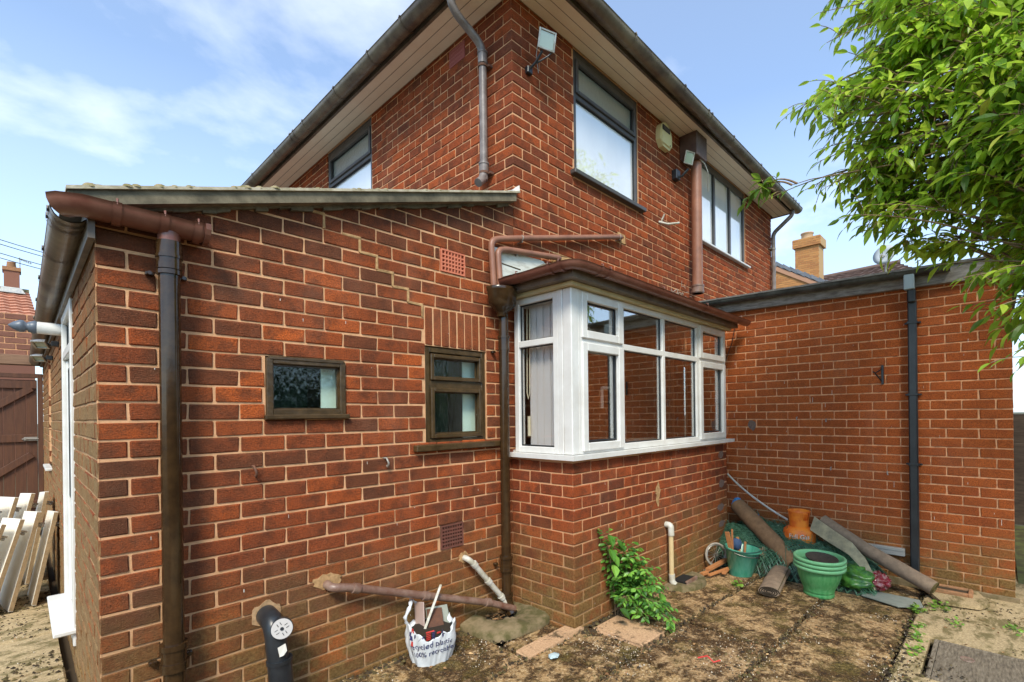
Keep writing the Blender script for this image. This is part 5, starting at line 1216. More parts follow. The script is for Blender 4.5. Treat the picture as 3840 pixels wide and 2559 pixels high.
# gas bottle
GB0 = Vector((5.37, -1.38, -.06))
gb_ = thing('gas_bottle', 'faded orange gas bottle with ring guard half buried in the green netting', 'gas bottle')
mb = MB(); mb.lathe([(.001, 0), (.13, 0), (.152, .03), (.155, .355), (.147, .39), (.118, .415), (.075, .43), (.04, .43), (.001, .43)], GB0, 32); mb.build('bottle_body', M['gas'], gb_)
mb = MB(); vs = []; fs = []; n = 28
for i, (r_, h) in enumerate(((.090, .405), (.094, .50), (.104, .575), (.110, .590), (.102, .592), (.088, .50), (.084, .405))):
    for k in range(n): a = 2 * math.pi * k / n; vs.append((GB0.x + math.cos(a) * r_, GB0.y + math.sin(a) * r_, GB0.z + h))
for i in range(6):
    for k in range(n):
        if k in (17, 18, 19) and 0 < i < 5 and i not in (2, 3): continue
        fs.append((i * n + k, i * n + (k + 1) % n, (i + 1) * n + (k + 1) % n, (i + 1) * n + k))
mb.add(vs, fs, True); mb.build('ring_guard', M['gas'], gb_)
mb = MB(); mb.tube([GB0 + Vector((0, 0, .42)), GB0 + Vector((0, 0, .50))], .018, 12); mb.tube([GB0 + Vector((0, 0, .48)), GB0 + Vector((-.05, -.03, .485))], .014, 10); mb.build('valve', M['steel'], gb_)
gm = lambda x, y, th0, h0, tilt: Vector((GB0.x + math.cos(th0 + x / .157) * .1575, GB0.y + math.sin(th0 + x / .157) * .1575, GB0.z + h0 + y))
print_text('Full Gas', .062, math.pi + .28, .325, 0, M['white_print'], gb_, 'printed_text', gm)
# stacked pots
PC = Vector((4.66, -1.73, gzf(4.66, -1.73)))
tl = Vector((-.02, -.03, 1)).normalized()
for i in range(3):
    lbs = ['top green plastic pot of the nested stack with a dark saucer inside', 'middle green plastic pot of the nested stack of three', 'bottom green plastic pot standing on the patio in the stack']
    h0 = .036 * (2 - i); base = PC + tl * h0; mb = MB()
    body = [(.001, 0), (.114, 0), (.124, .010), (.124, .030), (.116, .045), (.146, .11), (.170, .18), (.180, .245)]
    rim = [(.188, .247), (.205, .252), (.210, .262), (.210, .274), (.204, .281), (.190, .281), (.184, .265), (.170, .22), (.150, .14), (.11, .04), (.001, .035)]
    pt = thing('plant_pot', lbs[i], 'plant pot', 'nested green plant pots')
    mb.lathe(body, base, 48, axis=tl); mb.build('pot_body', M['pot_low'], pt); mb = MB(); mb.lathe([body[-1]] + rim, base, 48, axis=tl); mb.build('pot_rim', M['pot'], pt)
mb = MB(); b0 = PC + tl * .325 + Vector((-.01, -.02, 0)); mb.lathe([(.001, .0), (.118, .002), (.128, .012), (.131, .022), (.126, .024), (.118, .010), (.001, .008)], b0, 36, axis=(-.06, -.10, 1)); tag(mb.build('pot_saucer', plain('dark_saucer', (.030, .024, .018), .9, (.06, .045, .03), 60, .6), None), 'round dark brown saucer lying inside the top green pot', 'saucer')
# bags of compost
def lump(name, c, r3, mat, label, cat, seed):
    mb = MB(); n = 40; m_ = 24; vs = []; fs = []
    for i in range(m_ + 1):
        ph = -math.pi / 2 + math.pi * i / m_
        for k in range(n):
            th = 2 * math.pi * k / n; d = Vector((math.cos(ph) * math.cos(th), math.cos(ph) * math.sin(th), math.sin(ph))); q = 1 + .30 * MN.noise(d * 2.4 + Vector((seed, 0, 0))) + .26 * MN.noise(d * 6 + Vector((seed, 3, 0))) - .10 * abs(MN.noise(d * 14))
            vs.append((c[0] + d.x * r3[0] * q, c[1] + d.y * r3[1] * q, c[2] + d.z * r3[2] * q))
    for i in range(m_):
        for k in range(n): fs.append((i * n + k, i * n + (k + 1) % n, (i + 1) * n + (k + 1) % n, (i + 1) * n + k))
    mb.add(vs, fs, True); return tag(mb.build(name, mat, None), label, cat)
lump('compost_bag', (5.02, -1.95, .02), (.15, .17, .12), M['green_bag'], 'crumpled green plastic sack behind the green pots', 'sack', 3)
lump('plastic_sack', (5.04, -2.12, .035), (.10, .09, .075), M['red_bag'], 'shiny dark red plastic sack under the felt strip', 'sack', 8)
lump('blue_sheeting', (5.46, -.70, .50), (.04, .06, .07), M['blue_bag'], 'bright blue plastic tied round the top of the brown carpet roll', 'sheeting', 5)
lump('blue_scrap', (5.50, -.90, .40), (.03, .03, .012), M['blue_bag'], 'small blue plastic scrap on the netting beside the brown roll', 'scrap', 6)
mb = MB(); pp = arc((5.53, -.56, .84), (5.44, -.84, .60), (5.44, -1.25, .40), 14); mb.tube(pp, .011, 10); tag(mb.build('conduit_pole', M['pole'], None), 'curved white conduit leaning in the corner behind the carpet roll', 'conduit')
# terracotta air brick frame on a broken slab
mb = MB(); tx, ty, tz = 5.36, -2.58, -.035
for a, b_ in (((tx - .09, ty - .17, tz), (tx + .09, ty - .14, tz + .055)), ((tx - .09, ty + .10, tz), (tx + .09, ty + .13, tz + .055)), ((tx - .09, ty - .14, tz), (tx - .06, ty + .10, tz + .055)), ((tx + .06, ty - .14, tz), (tx + .09, ty + .10, tz + .055))): mb.cbox(a, (b_[0], b_[1], b_[2] - .022), .005, None, .002)
fr_ = thing('clay_grate', 'orange clay grate frame lying at the foot of the garage wall', 'grate'); mb.build('frame', M['terracotta'], fr_)
mb = MB(); mb.box((tx - .06, ty - .14, tz), (tx + .06, ty + .10, tz + .018)); mb.build('grating', M['soil'], fr_)
mb = MB(); mb.prism([gp(5.02, -2.56, .03), gp(5.50, -2.36, .03), gp(5.53, -2.78, .035), gp(5.22, -2.86, .035), gp(5.08, -2.80, .03)], (0, 0, .03)); tag(fixn(mb.build('broken_slab', M['paving_clean'], None)), 'broken angular concrete slab piece beside the clay grate', 'slab')
# manhole cover
mh = thing('manhole_cover', 'rectangular recessed grey manhole cover set in the slabs', 'manhole cover')
mz = ground_z(3.8, -2.9) + .022; a0, b0, a1, b1 = 3.48, -3.22, 4.14, -2.58
def mt_(x): return -.028 * (x - 3.8)
mb = MB()
for q0, q1 in (((a0, b0), (a1, b0 + .025)), ((a0, b1 - .025), (a1, b1)), ((a0, b0 + .025), (a0 + .025, b1 - .025)), ((a1 - .025, b0 + .025), (a1, b1 - .025))): mb.cbox((q0[0], q0[1], mz - .05), (q1[0], q1[1], mz - .004 ), .003)
mb.build('cover_rim', M['iron_cover'], mh)
mb = MB(); mb.cbox((a0 + .027, b0 + .027, mz - .05), (a1 - .027, b1 - .027, mz - .010), .003); mb.build('cover_plate', M['iron_cover'], mh)
mb = MB(); mb.lathe([(.001, .0012), (.030, .0012), (.034, .006), (.036, .0062), (.036, .0)], (3.92, -2.76, mz - .011), 20); mb.build('keyhole_ring', M['cast_iron'], mh)
mb = MB()
for i in range(52): mb.tone = random.random(); x = a0 + .04 + i * .0113; mb.box((x, b0 + .035, mz - .012), (x + .004, b1 - .035, mz - .0085))
mb.build('tread_ribs', M['iron_cover'], mh, stuff=True)
mb = MB(); mb.tube([(2.72, -1.50, .002), (2.75, -1.55, .02), (2.73, -1.60, .004), (2.78, -1.62, .003)], .005, 6); tag(mb.build('red_cord', M['ink_red'], None), 'short bright red plastic cord lying on the patio', 'cord')
for x, y, r_ in ((2.05, -.90, .02), (2.12, -.93, .015)):
    pass
lump('paper_scrap', (2.12, -.80, .008), (.04, .03, .008), plain('pale_blue_scrap', (.45, .55, .56), .6), 'small pale blue green plastic scrap on the patio slab', 'scrap', 12)
dl = bpy.data.objects.new('fallen_leaves', None); bpy.data.objects.remove(dl)
mb = MB(); rg = random.Random(17)
for i in range(420):
    x = rg.uniform(.6, 5.2); y = rg.uniform(-2.5, -.1) if rg.random() < .8 else rg.uniform(-3.3, -2.4)
    q = dry_leaf(x, y, ground_z(x, y) + (.024 if y < -2.42 else .004), rg.uniform(.008, .022)); mb.tone = rg.random(); mb.add(q.v, q.f)
mb.build('dead_leaf_litter', M['dry'], patio, stuff=True)

# ================================================================== PLANTS
def leaf_geo(mb, p, d, n, L, w, tone, bend=.25, segs=4):
    """folded lanceolate leaf with a pointed tip: p base, d direction, n upward normal"""
    d = d.normalized(); sd_ = d.cross(n)
    if sd_.length < 1e-3: sd_ = d.cross(Vector((0, 1, .3)))
    sd_.normalize(); n = sd_.cross(d).normalized(); mb.tone = tone
    prof = [(0, .0), (.22, .72), (.48, 1.0), (.75, .62), (1, 0)]
    vs = [p]; c = []
    for t_, q in prof[1:-1]:
        m_ = p + d * L * t_ - n * (bend * L * t_ * t_); c.append(len(vs)); vs += [m_, m_ + sd_ * w * .5 * q + n * w * .16 * q, m_ - sd_ * w * .5 * q + n * w * .16 * q]
    vs.append(p + d * L - n * bend * L); e = len(vs) - 1
    fs = [(0, c[0], c[0] + 1), (0, c[0] + 2, c[0])]
    for a, b_ in zip(c, c[1:]): fs += [(a, b_, b_ + 1, a + 1), (b_, a, a + 2, b_ + 2)]
    fs += [(c[-1], e, c[-1] + 1), (c[-1] + 2, e, c[-1])]
    mb.add(vs, fs, False)
def rvec(rg, s_=1): return Vector((rg.gauss(0, s_), rg.gauss(0, s_), rg.gauss(0, s_)))

tree = thing('overhanging_tree', 'large leafy laurel like tree overhanging the garage wall from the right', 'tree')
TIPS = [(3.17, -2.01, 4.11), (3.2, -2.04, 3.92), (3.18, -2.17, 3.73), (3.18, -2.16, 3.57), (3.17, -2.01, 3.43), (3.19, -2.17, 3.41), (3.18, -2.16, 3.25), (3.16, -2.0, 3.24), (3.17, -2.0, 3.17), (3.23, -2.07, 3.03), (3.19, -2.03, 3.0), (3.15, -1.7, 3.02), (3.21, -1.9, 3.03), (3.06, -2.18, 2.74), (3.15, -2.28, 2.8), (3.12, -2.39, 2.73), (3.14, -2.57, 2.5), (3.16, -2.58, 2.38), (2.98, -2.69, 2.25), (2.81, -2.8, 2.05), (2.63, -2.9, 1.87), (2.57, -2.98, 1.89), (2.58, -2.98, 1.77), (2.47, -2.87, 1.73), (2.97, -2.82, 2.26)]
CL = [(3.87, -3.14, 1.99), (4.04, -3.02, 2.52), (3.98, -2.75, 2.89), (3.37, -2.58, 3.23), (3.94, -3.15, 2.9), (3.37, -2.06, 4.36), (3.71, -2.66, 2.95), (3.25, -2.47, 3.79), (3.6, -2.85, 3.69), (3.45, -2.9, 2.06), (3.47, -3.14, 3.51), (3.2, -2.63, 2.85), (2.97, -3.05, 2.75), (3.53, -2.9, 2.97), (4.25, -2.87, 4.07), (3.71, -3.1, 3.34), (3.6, -2.65, 3.01), (3.29, -2.45, 3.67), (3.63, -2.8, 3.97), (4.58, -3.14, 4.04), (2.89, -2.84, 3.14), (3.73, -2.07, 3.25), (3.11, -2.1, 3.39), (3.0, -2.99, 3.33), (4.16, -2.45, 4.58), (3.46, -2.03, 3.62), (3.04, -2.23, 3.36), (3.62, -2.94, 2.44), (3.99, -3.05, 2.57), (3.25, -2.84, 3.23), (3.85, -3.07, 3.83), (4.17, -2.63, 4.21), (3.05, -2.79, 2.96), (3.12, -2.26, 4.02), (3.41, -3.1, 1.85), (3.45, -2.34, 2.89), (3.47, -2.89, 3.44), (3.89, -2.51, 4.2), (3.24, -2.18, 3.84), (3.25, -2.69, 2.99), (3.5, -3.13, 2.39), (3.46, -2.75, 3.94), (3.73, -2.2, 4.33), (4.14, -2.76, 3.75), (3.66, -2.09, 3.79), (3.2, -2.57, 2.97), (3.25, -2.13, 3.63), (3.36, -2.27, 2.93), (3.72, -2.93, 3.23), (3.4, -2.88, 3.89), (3.49, -2.9, 2.93), (3.65, -2.98, 3.45), (3.43, -3.12, 2.23), (3.58, -2.39, 3.8), (3.82, -2.53, 2.73), (2.72, -2.98, 3.28), (3.16, -2.25, 3.23), (4.34, -3.1, 1.94), (3.54, -2.39, 3.78), (3.15, -2.61, 2.86), (3.15, -3.1, 2.27), (4.0, -2.89, 3.7), (3.7, -2.88, 3.22), (3.96, -2.72, 4.04), (3.45, -2.24, 3.12), (4.22, -2.88, 3.27), (3.37, -2.92, 2.55), (3.16, -3.13, 2.48), (3.32, -2.88, 2.09), (3.47, -2.9, 2.69), (3.71, -2.95, 3.65), (3.41, -2.18, 2.88), (2.84, -2.76, 2.8), (3.36, -2.12, 4.38), (3.35, -2.83, 2.37), (3.74, -2.42, 3.78), (3.35, -2.96, 3.05), (3.45, -3.05, 3.59), (3.05, -2.65, 3.27), (3.85, -3.16, 3.25), (4.24, -2.57, 3.21), (3.3, -3.0, 3.2), (4.34, -2.81, 3.55), (3.21, -2.81, 3.07), (3.77, -2.98, 2.71)]
rg = random.Random(31)
TIPS = [tuple(Vector(t_) + RIGHT * .14) for t_ in TIPS]; CL = [tuple(Vector(c) + RIGHT * (.34 if c[0] < 3.45 else .16)) for c in CL]
base = Vector((5.0, -5.0, -.05)); fork = Vector((4.9, -4.75, 2.0))
mb = MB(); mb.tube([base, (4.97, -4.9, .8), fork], [.15, .12, .10], 12)
mb.build('trunk', M['trunk'], tree)
limbs = [Vector(q) for q in ((4.3, -3.7, 2.6), (4.2, -3.5, 3.4), (4.3, -3.3, 4.2), (5.2, -3.6, 4.8), (4.8, -4.4, 4.6), (6.2, -4.0, 5.2), (3.7, -3.6, 2.2))]
for q in limbs:
    mb = MB(); mb.tube(arc(fork, fork.lerp(q, .5) + Vector((0, 0, .25)), q, 7), [.07 - .006 * i for i in range(8)], 8); mb.build('branch', M['trunk'], tree)
TB = .5; leaves = []   # (p, d, n, L, w, tone)
tw = MB()
def spray(start, tip, nleaf, Ls, side=5, spread=.16):
    global TB
    mid = start.lerp(tip, .55) + Vector((0, 0, .10)) + rvec(rg, .02)
    P_ = arc(start, mid, tip, 9); tw.tube(P_, [.0075 - .00062 * i for i in range(10)], 4, False)
    subs = [P_]
    for k in range(side):
        i = rg.randrange(3, 9); s0 = P_[i]; dd = (P_[i] - P_[i - 1]).normalized()
        e = s0 + (dd + rvec(rg, .65)).normalized() * rg.uniform(.6, 1.2) * spread; e.z -= .02
        Q = arc(s0, s0.lerp(e, .5) + Vector((0, 0, .025)), e, 4); tw.tube(Q, .0022, 3, False); subs.append(Q)
    for S in subs:
        m_ = max(3, int(nleaf * (1.0 if S is P_ else .45)))
        for j in range(m_):
            t_ = (.45 if S is P_ else .15) + (1 - (.45 if S is P_ else .15)) * j / max(1, m_ - 1)
            f = t_ * (len(S) - 1); i = min(len(S) - 2, int(f)); p = S[i].lerp(S[i + 1], f - i); d = (S[i + 1] - S[i]).normalized()
            sdv = d.cross(Vector((0, 0, 1))); sdv = sdv.normalized() if sdv.length > .01 else Vector((1, 0, 0))
            s_ = 1 if j % 2 else -1
            if j == m_ - 1: ld = d + Vector((0, 0, -.15))
            else: ld = d * .75 + sdv * s_ * .75 + Vector((0, 0, -.30)) + rvec(rg, .22)
            L = Ls * rg.uniform(.8, 1.55); up = Vector((0, 0, 1)) + rvec(rg, .35)
            tone = min(.999, max(0, rg.gauss(TB, .25)))
            leaves.append((p, ld.normalized(), up, L, L * rg.uniform(.30, .40), tone))
def nearest(q): return min(limbs, key=lambda l: (l - q).length)
TB = .28  # darker leaf tones paint the outer sprays as silhouettes against the sky
for t_ in TIPS:
    t_ = Vector(t_); src = nearest(t_); st = t_.lerp(src, min(.75, .85 / max(.5, (t_ - src).length))); spray(st, t_, 8, .064, 4, .14)
    tw.tube([st, st.lerp(src, .5) + Vector((0, 0, .05)), src], [.008, .013, .02], 5, False)
TB = .45
for q, o_ in (((3.13, -1.72, 3.03), (3.22, -1.95, 3.05)), ((3.15, -1.66, 2.99), (3.20, -1.85, 3.04)), ((3.17, -1.80, 3.07), (3.22, -1.98, 3.05))):
    n0 = len(leaves); spray(Vector(o_), Vector(q), 7, .075, 2, .08)
    for k in range(n0, len(leaves)): l = leaves[k]; leaves[k] = (l[0], l[1], l[2], l[3], l[4], .95)
tw.tube([(3.22, -1.95, 3.05), (3.24, -2.05, 3.06), (3.5, -2.5, 3.1), (4.2, -3.5, 3.4)], [.002, .003, .006, .012], 5, False)
for c in CL:
    c = Vector(c); src = nearest(c)
    for k in range(6):
        tip = c + rvec(rg, .11); st = tip.lerp(src, min(.8, .45 / max(.3, (tip - src).length))) + rvec(rg, .04); spray(st, tip, 9, .078, 6, .17)
    if rg.random() < .6: tw.tube([c, c.lerp(src, .5) + Vector((0, 0, .06)), src], [.006, .011, .018], 5, False)
# the rest of the crown, above, behind and out to the right
for k in range(330):
    a = rg.random() * 6.283; r_ = rg.random() ** .5
    tip = Vector((5.6 + math.cos(a) * 2.0 * r_, -4.35 + math.sin(a) * 1.1 * r_, rg.uniform(2.9, 6.6)))
    if (tip - CAMP).dot(FWD) < 1.9: continue
    src = nearest(tip); st = tip.lerp(src, .3); spray(st, tip, 7, .10, 4, .28)
for k in range(90):
    tip = Vector((rg.gauss(7.6, .9), rg.gauss(-3.7, .45), rg.gauss(5.9, .75))); spray(tip.lerp(Vector((6.2, -4.0, 5.2)), .4), tip, 8, .12, 5, .3)
def leafkey(l):
    v = l[0] - CAMP; z = v.dot(FWD); x = v.dot(RIGHT) / max(z, .01); y = v.dot(UP) / max(z, .01)
    return z / l[3] if (z > .3 and -1.2 < x < 1.0 and -.55 < y < .86) else 1e6 + z
leaves.sort(key=leafkey)
for l in leaves[:290]:
    mb = MB(); leaf_geo(mb, *l[:5], 0); mb.t = [0.0] * len(mb.v); mb.build('leaf', M['leaf'], tree)
mb = MB()
for l in leaves[290:]: leaf_geo(mb, *l)
mb.build('foliage', M['leaf'], tree, stuff=True)
tw.build('twigs', M['twig'], tree, stuff=True)

# self-seeded shrub at the bay corner
shrub = thing('leafy_shrub', 'bright green self seeded shrub growing against the bay brickwork', 'shrub')
rg = random.Random(12); sm_ = MB(); lv = []
root = Vector((3.02, -.70, -.02))
stems = [((2.80, -.72, .62), .85), ((2.92, -.74, .55), 1), ((3.05, -.78, .50), 1), ((3.22, -.80, .46), 1), ((3.30, -.84, .38), 1), ((3.38, -.90, .28), 1), ((3.02, -.84, .44), 1), ((3.12, -.86, .30), 1), ((3.24, -.92, .20), 1), ((3.0, -.92, .22), 1), ((2.98, -.86, .34), 1), ((3.15, -.92, .36), 1), ((3.34, -.98, .24), 1), ((2.86, -.86, .16), .9), ((3.10, -1.04, .14), .9), ((3.30, -1.06, .10), .9), ((3.40, -.98, .10), .9), ((2.98, -.98, .06), .9), ((3.0, -.76, .42), 1), ((3.30, -.78, .32), 1), ((3.18, -1.12, .05), .9)]
for q, sc_ in stems:
    tip = Vector(q); tip.x = tip.x if tip.x < 3.05 else 3.05 + (tip.x - 3.05) * .62; tip.x = 2.90 + (tip.x - 2.90) * .62 if tip.z < .6 else tip.x; tip.z *= 1.06; S = arc(root + rvec(rg, .03), root.lerp(tip, .4) + Vector((0, 0, .16)), tip, 12); sm_.tube(S, [.006 - .0004 * i for i in range(13)], 5, False)
    for i in range(3, 13):
        for s_ in (-1, 1):
            d = (S[min(i + 1, 12)] - S[i - 1]).normalized(); sdv = d.cross(Vector((0, 0, 1))).normalized()
            rach = (d * .5 + sdv * s_ * .9 + Vector((0, -.25, -.1)) + rvec(rg, .2)).normalized(); RL = rg.uniform(.05, .09)
            e = S[i] + rach * RL; sm_.tube([S[i], e], .0015, 3, False)
            for j in range(4):
                p = S[i].lerp(e, (j + 1) / 4); ss = 1 if j % 2 else -1; n2 = rach.cross(Vector((0, 0, 1))).normalized()
                lv.append((p, (rach * .5 + n2 * ss * .8 + Vector((0, -.1, -.25)) + rvec(rg, .15)).normalized(), Vector((0, -.5, 1)) + rvec(rg, .3), rg.uniform(.036, .062) * sc_, rg.uniform(.022, .034) * sc_, rg.random()))
for q in ((2.80, -.76, .66), (2.78, -.78, .56), (2.84, -.76, .50), (2.80, -.80, .44), (2.88, -.78, .60), (3.02, -1.12, -.005), (3.06, -1.10, .03), (3.18, -1.00, .10), (3.20, -.96, .16), (2.76, -.88, .14)):
    lv.append((Vector(q), Vector((rg.uniform(-.5, .5), -.6, -.5)), Vector((0, -.8, 1)), .105, .075, rg.random() * .6))
sm_.build('stems', M['twig'], shrub, stuff=True)
lv.sort(key=lambda l: -l[3])
for l in lv[:14]: mb = MB(); leaf_geo(mb, *l[:5], 0, .2); mb.t = [0.0] * len(mb.v); mb.build('leaf', M['leaf_shrub'], shrub)
mb = MB()
for l in lv[14:]: leaf_geo(mb, *l, .15)
mb.build('foliage', M['leaf_shrub'], shrub, stuff=True)
# round-leaved weeds in the joints
weeds = [((4.33, -1.13), .09, 14, 'small bright green weed by the concrete gully surround'), ((4.72, -2.44), .10, 22, 'bright green weed at the tip of the raised slab edge'), ((4.93, -2.56), .12, 26, 'bright green weed under the end of the underlay roll'), ((4.55, -2.66), .10, 12, 'sparse weed across the slab joint near the garage'),
         ((4.30, -2.47), .08, 16, 'bright weed at the far corner of the manhole cover'), ((4.05, -2.50), .07, 14, 'low weed along the left rim of the manhole cover'), ((3.80, -2.50), .07, 12, 'low weed at the near left side of the manhole cover'), ((4.75, -3.0), .12, 14, 'pale weed patch on the slab in front of the garage end')]
for (wx_, wy_), r_, n_, lb in weeds:
    rg = random.Random(int(wx_ * 100)); t_ = thing('weed', lb, 'weed', 'weeds in the paving joints'); st = MB(); lf = MB(); z0_ = ground_z(wx_, wy_) + .015
    for i in range(n_):
        a = rg.random() * 6.28; rr = r_ * rg.random() ** .6; p = Vector((wx_ + math.cos(a) * rr, wy_ + math.sin(a) * rr * .7, z0_ + rg.uniform(.012, .05))); st.tube([(wx_ + math.cos(a) * rr * .3, wy_ + math.sin(a) * rr * .3, z0_ - .01), p], .0013, 3, False)
        lf.tone = rg.random(); R_ = rg.uniform(.008, .019); nrm = (Vector((0, -.2, 1)) + rvec(rg, .3)).normalized(); x, y = frame_from(nrm)
        lf.add([p] + [p + (x * math.cos(b_) + y * math.sin(b_)) * R_ * (1 + .12 * math.cos(5 * b_)) - nrm * .004 for b_ in [k * .6283 for k in range(10)]], [(0, k + 1, (k + 1) % 10 + 1) for k in range(10)])
    st.build('stalks', M['leaf_weed'], t_); lf.build('leaves', M['leaf_weed'], t_, stuff=True)
# twig of bright leaves poking over the gutter is part of the tree (first tips); a few loose low weeds by the plinth
# ================================================================== WALL LIGHTS AND ALARM
def floodlight(p, aim, w, h, label, up=None, group='floodlights on the house walls'):
    t_ = thing('floodlight', label, 'floodlight', group); p = Vector(p); aim = Vector(aim).normalized()
    x = Vector((0, 0, 1)).cross(aim).normalized(); y = aim.cross(x); m = Matrix(((x.x, y.x, aim.x, p.x), (x.y, y.y, aim.y, p.y), (x.z, y.z, aim.z, p.z), (0, 0, 0, 1)))
    b = MB(); q = [(-w / 2, -h / 2), (w / 2, -h / 2), (w / 2, h / 2), (-w / 2, h / 2)]
    vs = [m @ Vector((a, c, 0)) for a, c in q] + [m @ Vector((a * .55, c * .55, -h * .42)) for a, c in q]
    b.add(vs, [(4, 5, 6, 7)] + [(i, (i + 1) % 4, (i + 1) % 4 + 4, i + 4) for i in range(4)]); fixn(b.build('housing', M['black'] if w > .13 else M['steel'], t_))
    b = MB(); f = .014
    b.cbox((-w / 2, -h / 2, 0), (-w / 2 + f, h / 2, .014), .002, m); b.cbox((w / 2 - f, -h / 2, 0), (w / 2, h / 2, .014), .002, m); b.cbox((-w / 2 + f, -h / 2, 0), (w / 2 - f, -h / 2 + f, .013), .002, m); b.cbox((-w / 2 + f, h / 2 - f, 0), (w / 2 - f, h / 2, .013), .002, m)
    b.build('bezel', M['steel'], t_); b = MB(); b.quad(*[m @ Vector((a * .9, c * .9, .006)) for a, c in q]); b.build('lens', M['lamp_glass'], t_); return t_, m
def arm(t_, pts, r=.009): b = MB(); b.tube(pts, r, 7); b.build('bracket', M['black'], t_)
t_, m = floodlight((2.79, -.20, 4.69), (-.30, -.88, -.30), .16, .145, 'large square floodlight beside the upper corner of the house')
arm(t_, [(2.76, .0, 4.51), (2.76, -.10, 4.54), (2.78, -.16, 4.62)], .011); arm(t_, [(2.77, -.10, 4.54), (2.83, -.18, 4.59), (2.86, -.20, 4.63)], .007); b = MB(); b.cbox((2.73, -.04, 4.48), (2.79, 0, 4.54), .006); b.build('junction_box', M['black'], t_)
t_, m = floodlight((5.36, -.20, 4.68), (-.30, -.88, -.30), .145, .145, 'square floodlight mounted beside the brown soil pipe')
arm(t_, [(5.38, .0, 4.50), (5.38, -.10, 4.50), (5.42, -.16, 4.58)], .016); b = MB(); b.cbox((5.30, -.07, 4.46), (5.40, 0, 4.58), .008); b.build('junction_box', M['black'], t_)
al = thing('alarm_box', 'cream burglar alarm box with dark curved lens under the soffit', 'alarm box')
b = MB(); ax0, ax1, az0, az1 = 4.92, 5.20, 4.73, 5.0
pr = [(ax0 + .14 + .14 * math.cos(a), az0 + .155 + .145 * math.sin(a)) for a in [k * math.pi / 12 for k in range(13)]] + [(ax0, az0 + .07), (ax0 + .06, az0), (ax1 - .06, az0), (ax1, az0 + .07)]
b.prism([(x, -.002, z) for x, z in pr], (0, -.062, 0)); fixn(b.build('case', M['alarm'], al))
b = MB(); b.cbox((ax0 + .03, -.082, az0 + .03), (ax1 - .035, -.064, az0 + .18), .008); b.build('cover', M['alarm'], al)
b = MB(); b.cbox((ax0 + .045, -.080, az0 + .19), (ax1 - .06, -.062, az0 + .255), .010); b.build('lens', M['smoke'], al)
b = MB(); b.tube([(5.12, -.081, 4.775), (5.12, -.084, 4.775)], .008, 10); b.build('screw_cap', M['smoke'], al)
# lights on the lean-to side wall
lt = thing('outdoor_spotlight', 'white cylindrical spotlight with dark cone tip above the back door', 'spotlight')
b = MB(); c = Vector((-.005, 2.40, 2.275)); dr_ = Vector((-1, .05, .03)).normalized(); b.tube([c, c + dr_ * .135], .046, 20); b.build('barrel', M['upvc'], lt)
b = MB(); b.lathe([(.046, .135), (.050, .15), (.040, .175), (.028, .19), (.044, .205), (.046, .225), (.026, .26), (.003, .285)], c, 20, axis=dr_); b.build('shade', plain('blue_grey_plastic', (.10, .12, .15), .4), lt)
b = MB(); b.cbox((-.02, 2.36, 2.25), (.0, 2.44, 2.30), .004); b.build('wall_plate', M['galv'], lt)
def small_flood(p, lb):
    t_, m = floodlight(p, (-.35, -.55, -.76), .10, .085, lb, group='small floodlights over the alley'); arm(t_, [(0, p[1], p[2] + .02), (-.05, p[1], p[2]), Vector(p) + Vector((0, 0, .02))], .010); b = MB(); b.cbox((-.05, p[1] - .04, p[2] - .015), (0, p[1] + .04, p[2] + .03), .006); b.build('wall_plate', M['black'], t_)
small_flood((-.11, 2.95, 2.215), 'small white floodlight below the cylindrical spotlight'); small_flood((-.10, 4.1, 2.20), 'farther small floodlight over the alley window')

# ================================================================== ALLEY: gate, lintel, neighbour, stacked panels
gate = thing('side_gate', 'brown ledged and braced timber gate across the alley with galvanised bolt', 'gate')
gy = 7.44
for i in range(9):
    x = -.06 - i * .115; b = MB(); b.cbox((x - .112, gy, .06), (x, gy + .02, 2.17), .003); b.build('gate_board', M['gate'], gate)
for z in (.35, 1.32, 2.10): b = MB(); b.cbox((-1.08, gy - .032, z - .055), (-.06, gy - .001, z + .055), .004); b.build('ledge', M['gate'], gate)
for z in (.40, 1.37): stick('brace', (-1.0, gy - .018, z), (-.12, gy - .018, z + .68), .03, .09, M['gate'], parent=gate)
b = MB(); b.cbox((-.055, gy - .05, 0), (0, gy + .04, 2.25), .004); b.cbox((-1.2, gy - .04, 2.20), (0, gy + .03, 2.262), .004); b.build('gate_frame', M['gate'], gate)
b = MB(); b.cbox((-.20, gy - .045, 1.28), (-.06, gy - .033, 1.335), .003); b.tube([(-.22, gy - .05, 1.307), (-.05, gy - .05, 1.307)], .008, 8); b.tube([(-.185, gy - .05, 1.307), (-.185, gy - .085, 1.307)], .012, 8); b.build('bolt', M['galv'], gate)
b = MB(); b.cbox((-2.4, gy - .06, 2.385), (-.0, gy + .10, 2.53), .008); tag(b.build('timber_beam', M['beam'], None), 'pale weathered timber beam spanning the alley above the gate', 'beam')
nw = thing('alley_wall', 'red brick wall rising above the timber beam at the alley end', 'wall')
W = Wall(nw, M['neigh_brick']); W.run((-2.4, gy + .02, 0), (1, 0, 0), (0, -1, 0), 2.4, 2.53, 3.12, lambda j: (B, .06) if j % 2 else (B / 2, .06)); W.finish()
mb = MB(); mortar(mb, (-2.4, gy + .02, 0), (1, 0, 0), (0, -1, 0), 2.4, 2.53, 3.13); mb.quad((-2.4, gy + .024, 3.13), (0, gy + .024, 3.13), (0, gy + .22, 3.13), (-2.4, gy + .22, 3.13)); mb.build('mortar_bed', M['mortar_house'], nw)
